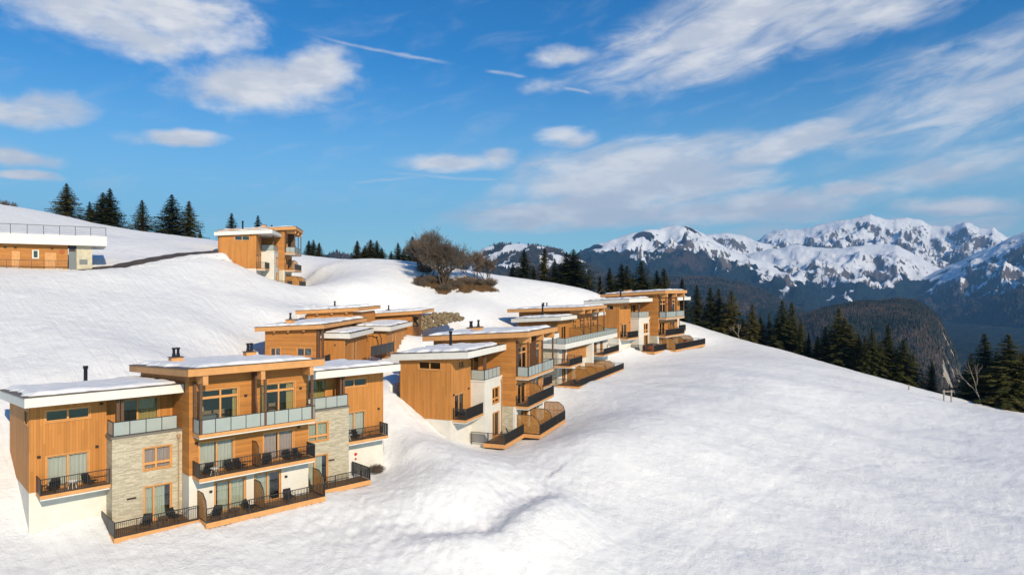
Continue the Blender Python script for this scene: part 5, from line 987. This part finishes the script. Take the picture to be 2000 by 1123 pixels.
# scrub and the patch of dry grass under them
def scrub_mesh(seed, n=420, R=1.5, H=1.7):
    rs = np.random.RandomState(seed); m = MB()
    for k in range(n):
        a = rs.rand()*6.28; r = R*math.sqrt(rs.rand()); b = Vector((r*.6*math.cos(a), r*.6*math.sin(a), -.1)); h = H*(.45+.6*rs.rand())*(1-.5*(r/R)**2); t = b+Vector((math.cos(a)*r*.55+rs.randn()*.2, math.sin(a)*r*.55+rs.randn()*.2, h)); mid = b.lerp(t, .5)+Vector(rs.randn(3)*.09)
        m.tube([b, mid, t], [.022, .016, .006], 3, False)
        for q in range(3): s0 = mid.lerp(t, rs.rand()*.8); m.tube([s0, s0+Vector((rs.randn()*.22, rs.randn()*.22, .15+.25*rs.rand()))], [.010, .004], 3, False)
    return m.mesh('twigs', MAT['twig'])
SC = [scrub_mesh(1), scrub_mesh(2)]
for i, (u, y, s, l) in enumerate([(822, 117, 1.1, 'brown scrub bush at the left end of the brown patch'), (845, 119, 1.35, 'brown scrub bush left under the large leafless tree'), (868, 116.5, 1.1, 'brown scrub bush at the foot of the large leafless tree'), (888, 119, 1.2, 'brown scrub bush right under the large leafless tree'), (912, 122, 1.3, 'brown scrub bush under the slender right leafless tree'), (932, 123, 1.25, 'brown scrub bush second from the right end of the brown patch'), (955, 125, 1.3, 'brown scrub bush at the right end of the brown patch'), (830, 124, 1.3, 'brown scrub bush behind the left of the brown patch')]):
    x, z = place_u(u, y); e = empty('scrub_bush', (x, y, z), i*1.3); s *= .8; e.scale = (s, s, s); tag(e, l, 'bush', 'scrub on the brown patch'); tag(link(bpy.data.objects.new('twigs', SC[i % 2]), e), kind='stuff')
x_, y_, z_ = FA.w(15.6, 3.2, -.1); e = empty('scrub_bush', (x_, y_, z_)); e.scale = (.42, .42, .42); tag(e, 'small bare shrub against the white base wall of the nearest chalet right wing', 'bush'); tag(link(bpy.data.objects.new('twigs', SC[0]), e), kind='stuff')
def patch():
    n1, n2 = 90, 44; us = np.linspace(808, 975, n1); ys = np.linspace(109, 130, n2); U, Yg = np.meshgrid(us, ys); X = (U-CX)/FPX*Yg; Zg = ground(X, Yg, False)
    cy = np.interp(U, [810, 870, 975], [118.5, 118.5, 124]); hw = np.interp(U, [808, 822, 870, 915, 930, 960, 975], [0, 2.4, 3.8, 3.0, 2.4, 2.0, 0]); e = 1-np.abs(Yg-cy)/np.maximum(hw, .01)+.45*fbm(X/2.2, Yg/2.2, 4, 3)
    Zg = Zg+np.clip(e*.25, -.3, .10); idx = np.arange(n1*n2).reshape(n2, n1); q = np.stack([idx[:-1, :-1], idx[:-1, 1:], idx[1:, 1:], idx[1:, :-1]], -1).reshape(-1, 4); keep = (e.ravel()[q] > 0).all(1)
    o = link(bpy.data.objects.new('bare_earth', tri_mesh('bare_earth', np.stack([X, Yg, Zg], -1).reshape(-1, 3), q[keep], MAT['dry'], True))); tag(o, kind='structure')
    rs = np.random.RandomState(3); ok = np.argwhere(e > .05); s = ok[rs.randint(0, len(ok), 9000)]; bx = X[s[:, 0], s[:, 1]]+rs.randn(9000)*.2; by = Yg[s[:, 0], s[:, 1]]+rs.randn(9000)*.25; bz = Zg[s[:, 0], s[:, 1]]-.03
    h = .15+.35*rs.rand(9000); a = rs.rand(9000)*6.28; w = .03
    v = np.stack([np.c_[bx+w*np.cos(a), by+w*np.sin(a), bz], np.c_[bx-w*np.cos(a), by-w*np.sin(a), bz], np.c_[bx+rs.randn(9000)*.12, by+rs.randn(9000)*.12, bz+h]], 1).reshape(-1, 3)
    o = link(bpy.data.objects.new('dry_grass', tri_mesh('dry_grass', v, np.arange(27000).reshape(-1, 3), MAT['dry']))); tag(o, 'dry brown grass on the bare patch under the leafless trees', 'grass', kind='stuff')
patch()
# ------------------------------------------------------------ air between here and the far mountains
hb = MB().box(-8200, 13500, -60, 12200, -1500, 1350)
hazem = bpy.data.materials.new('haze'); hazem.use_nodes = True; g = NT(hazem.node_tree)
pv = g.n('ShaderNodeVolumePrincipled', Color=(.24, .54, 1, 1), Density=5.6e-5, Anisotropy=.0)
ho = g.n('ShaderNodeOutputMaterial'); g.link(pv.outputs[0], ho.inputs['Volume'])
hz_o = hb.build('haze', hazem); tag(hz_o, 'thin blue air over the valley', 'haze', kind='stuff')
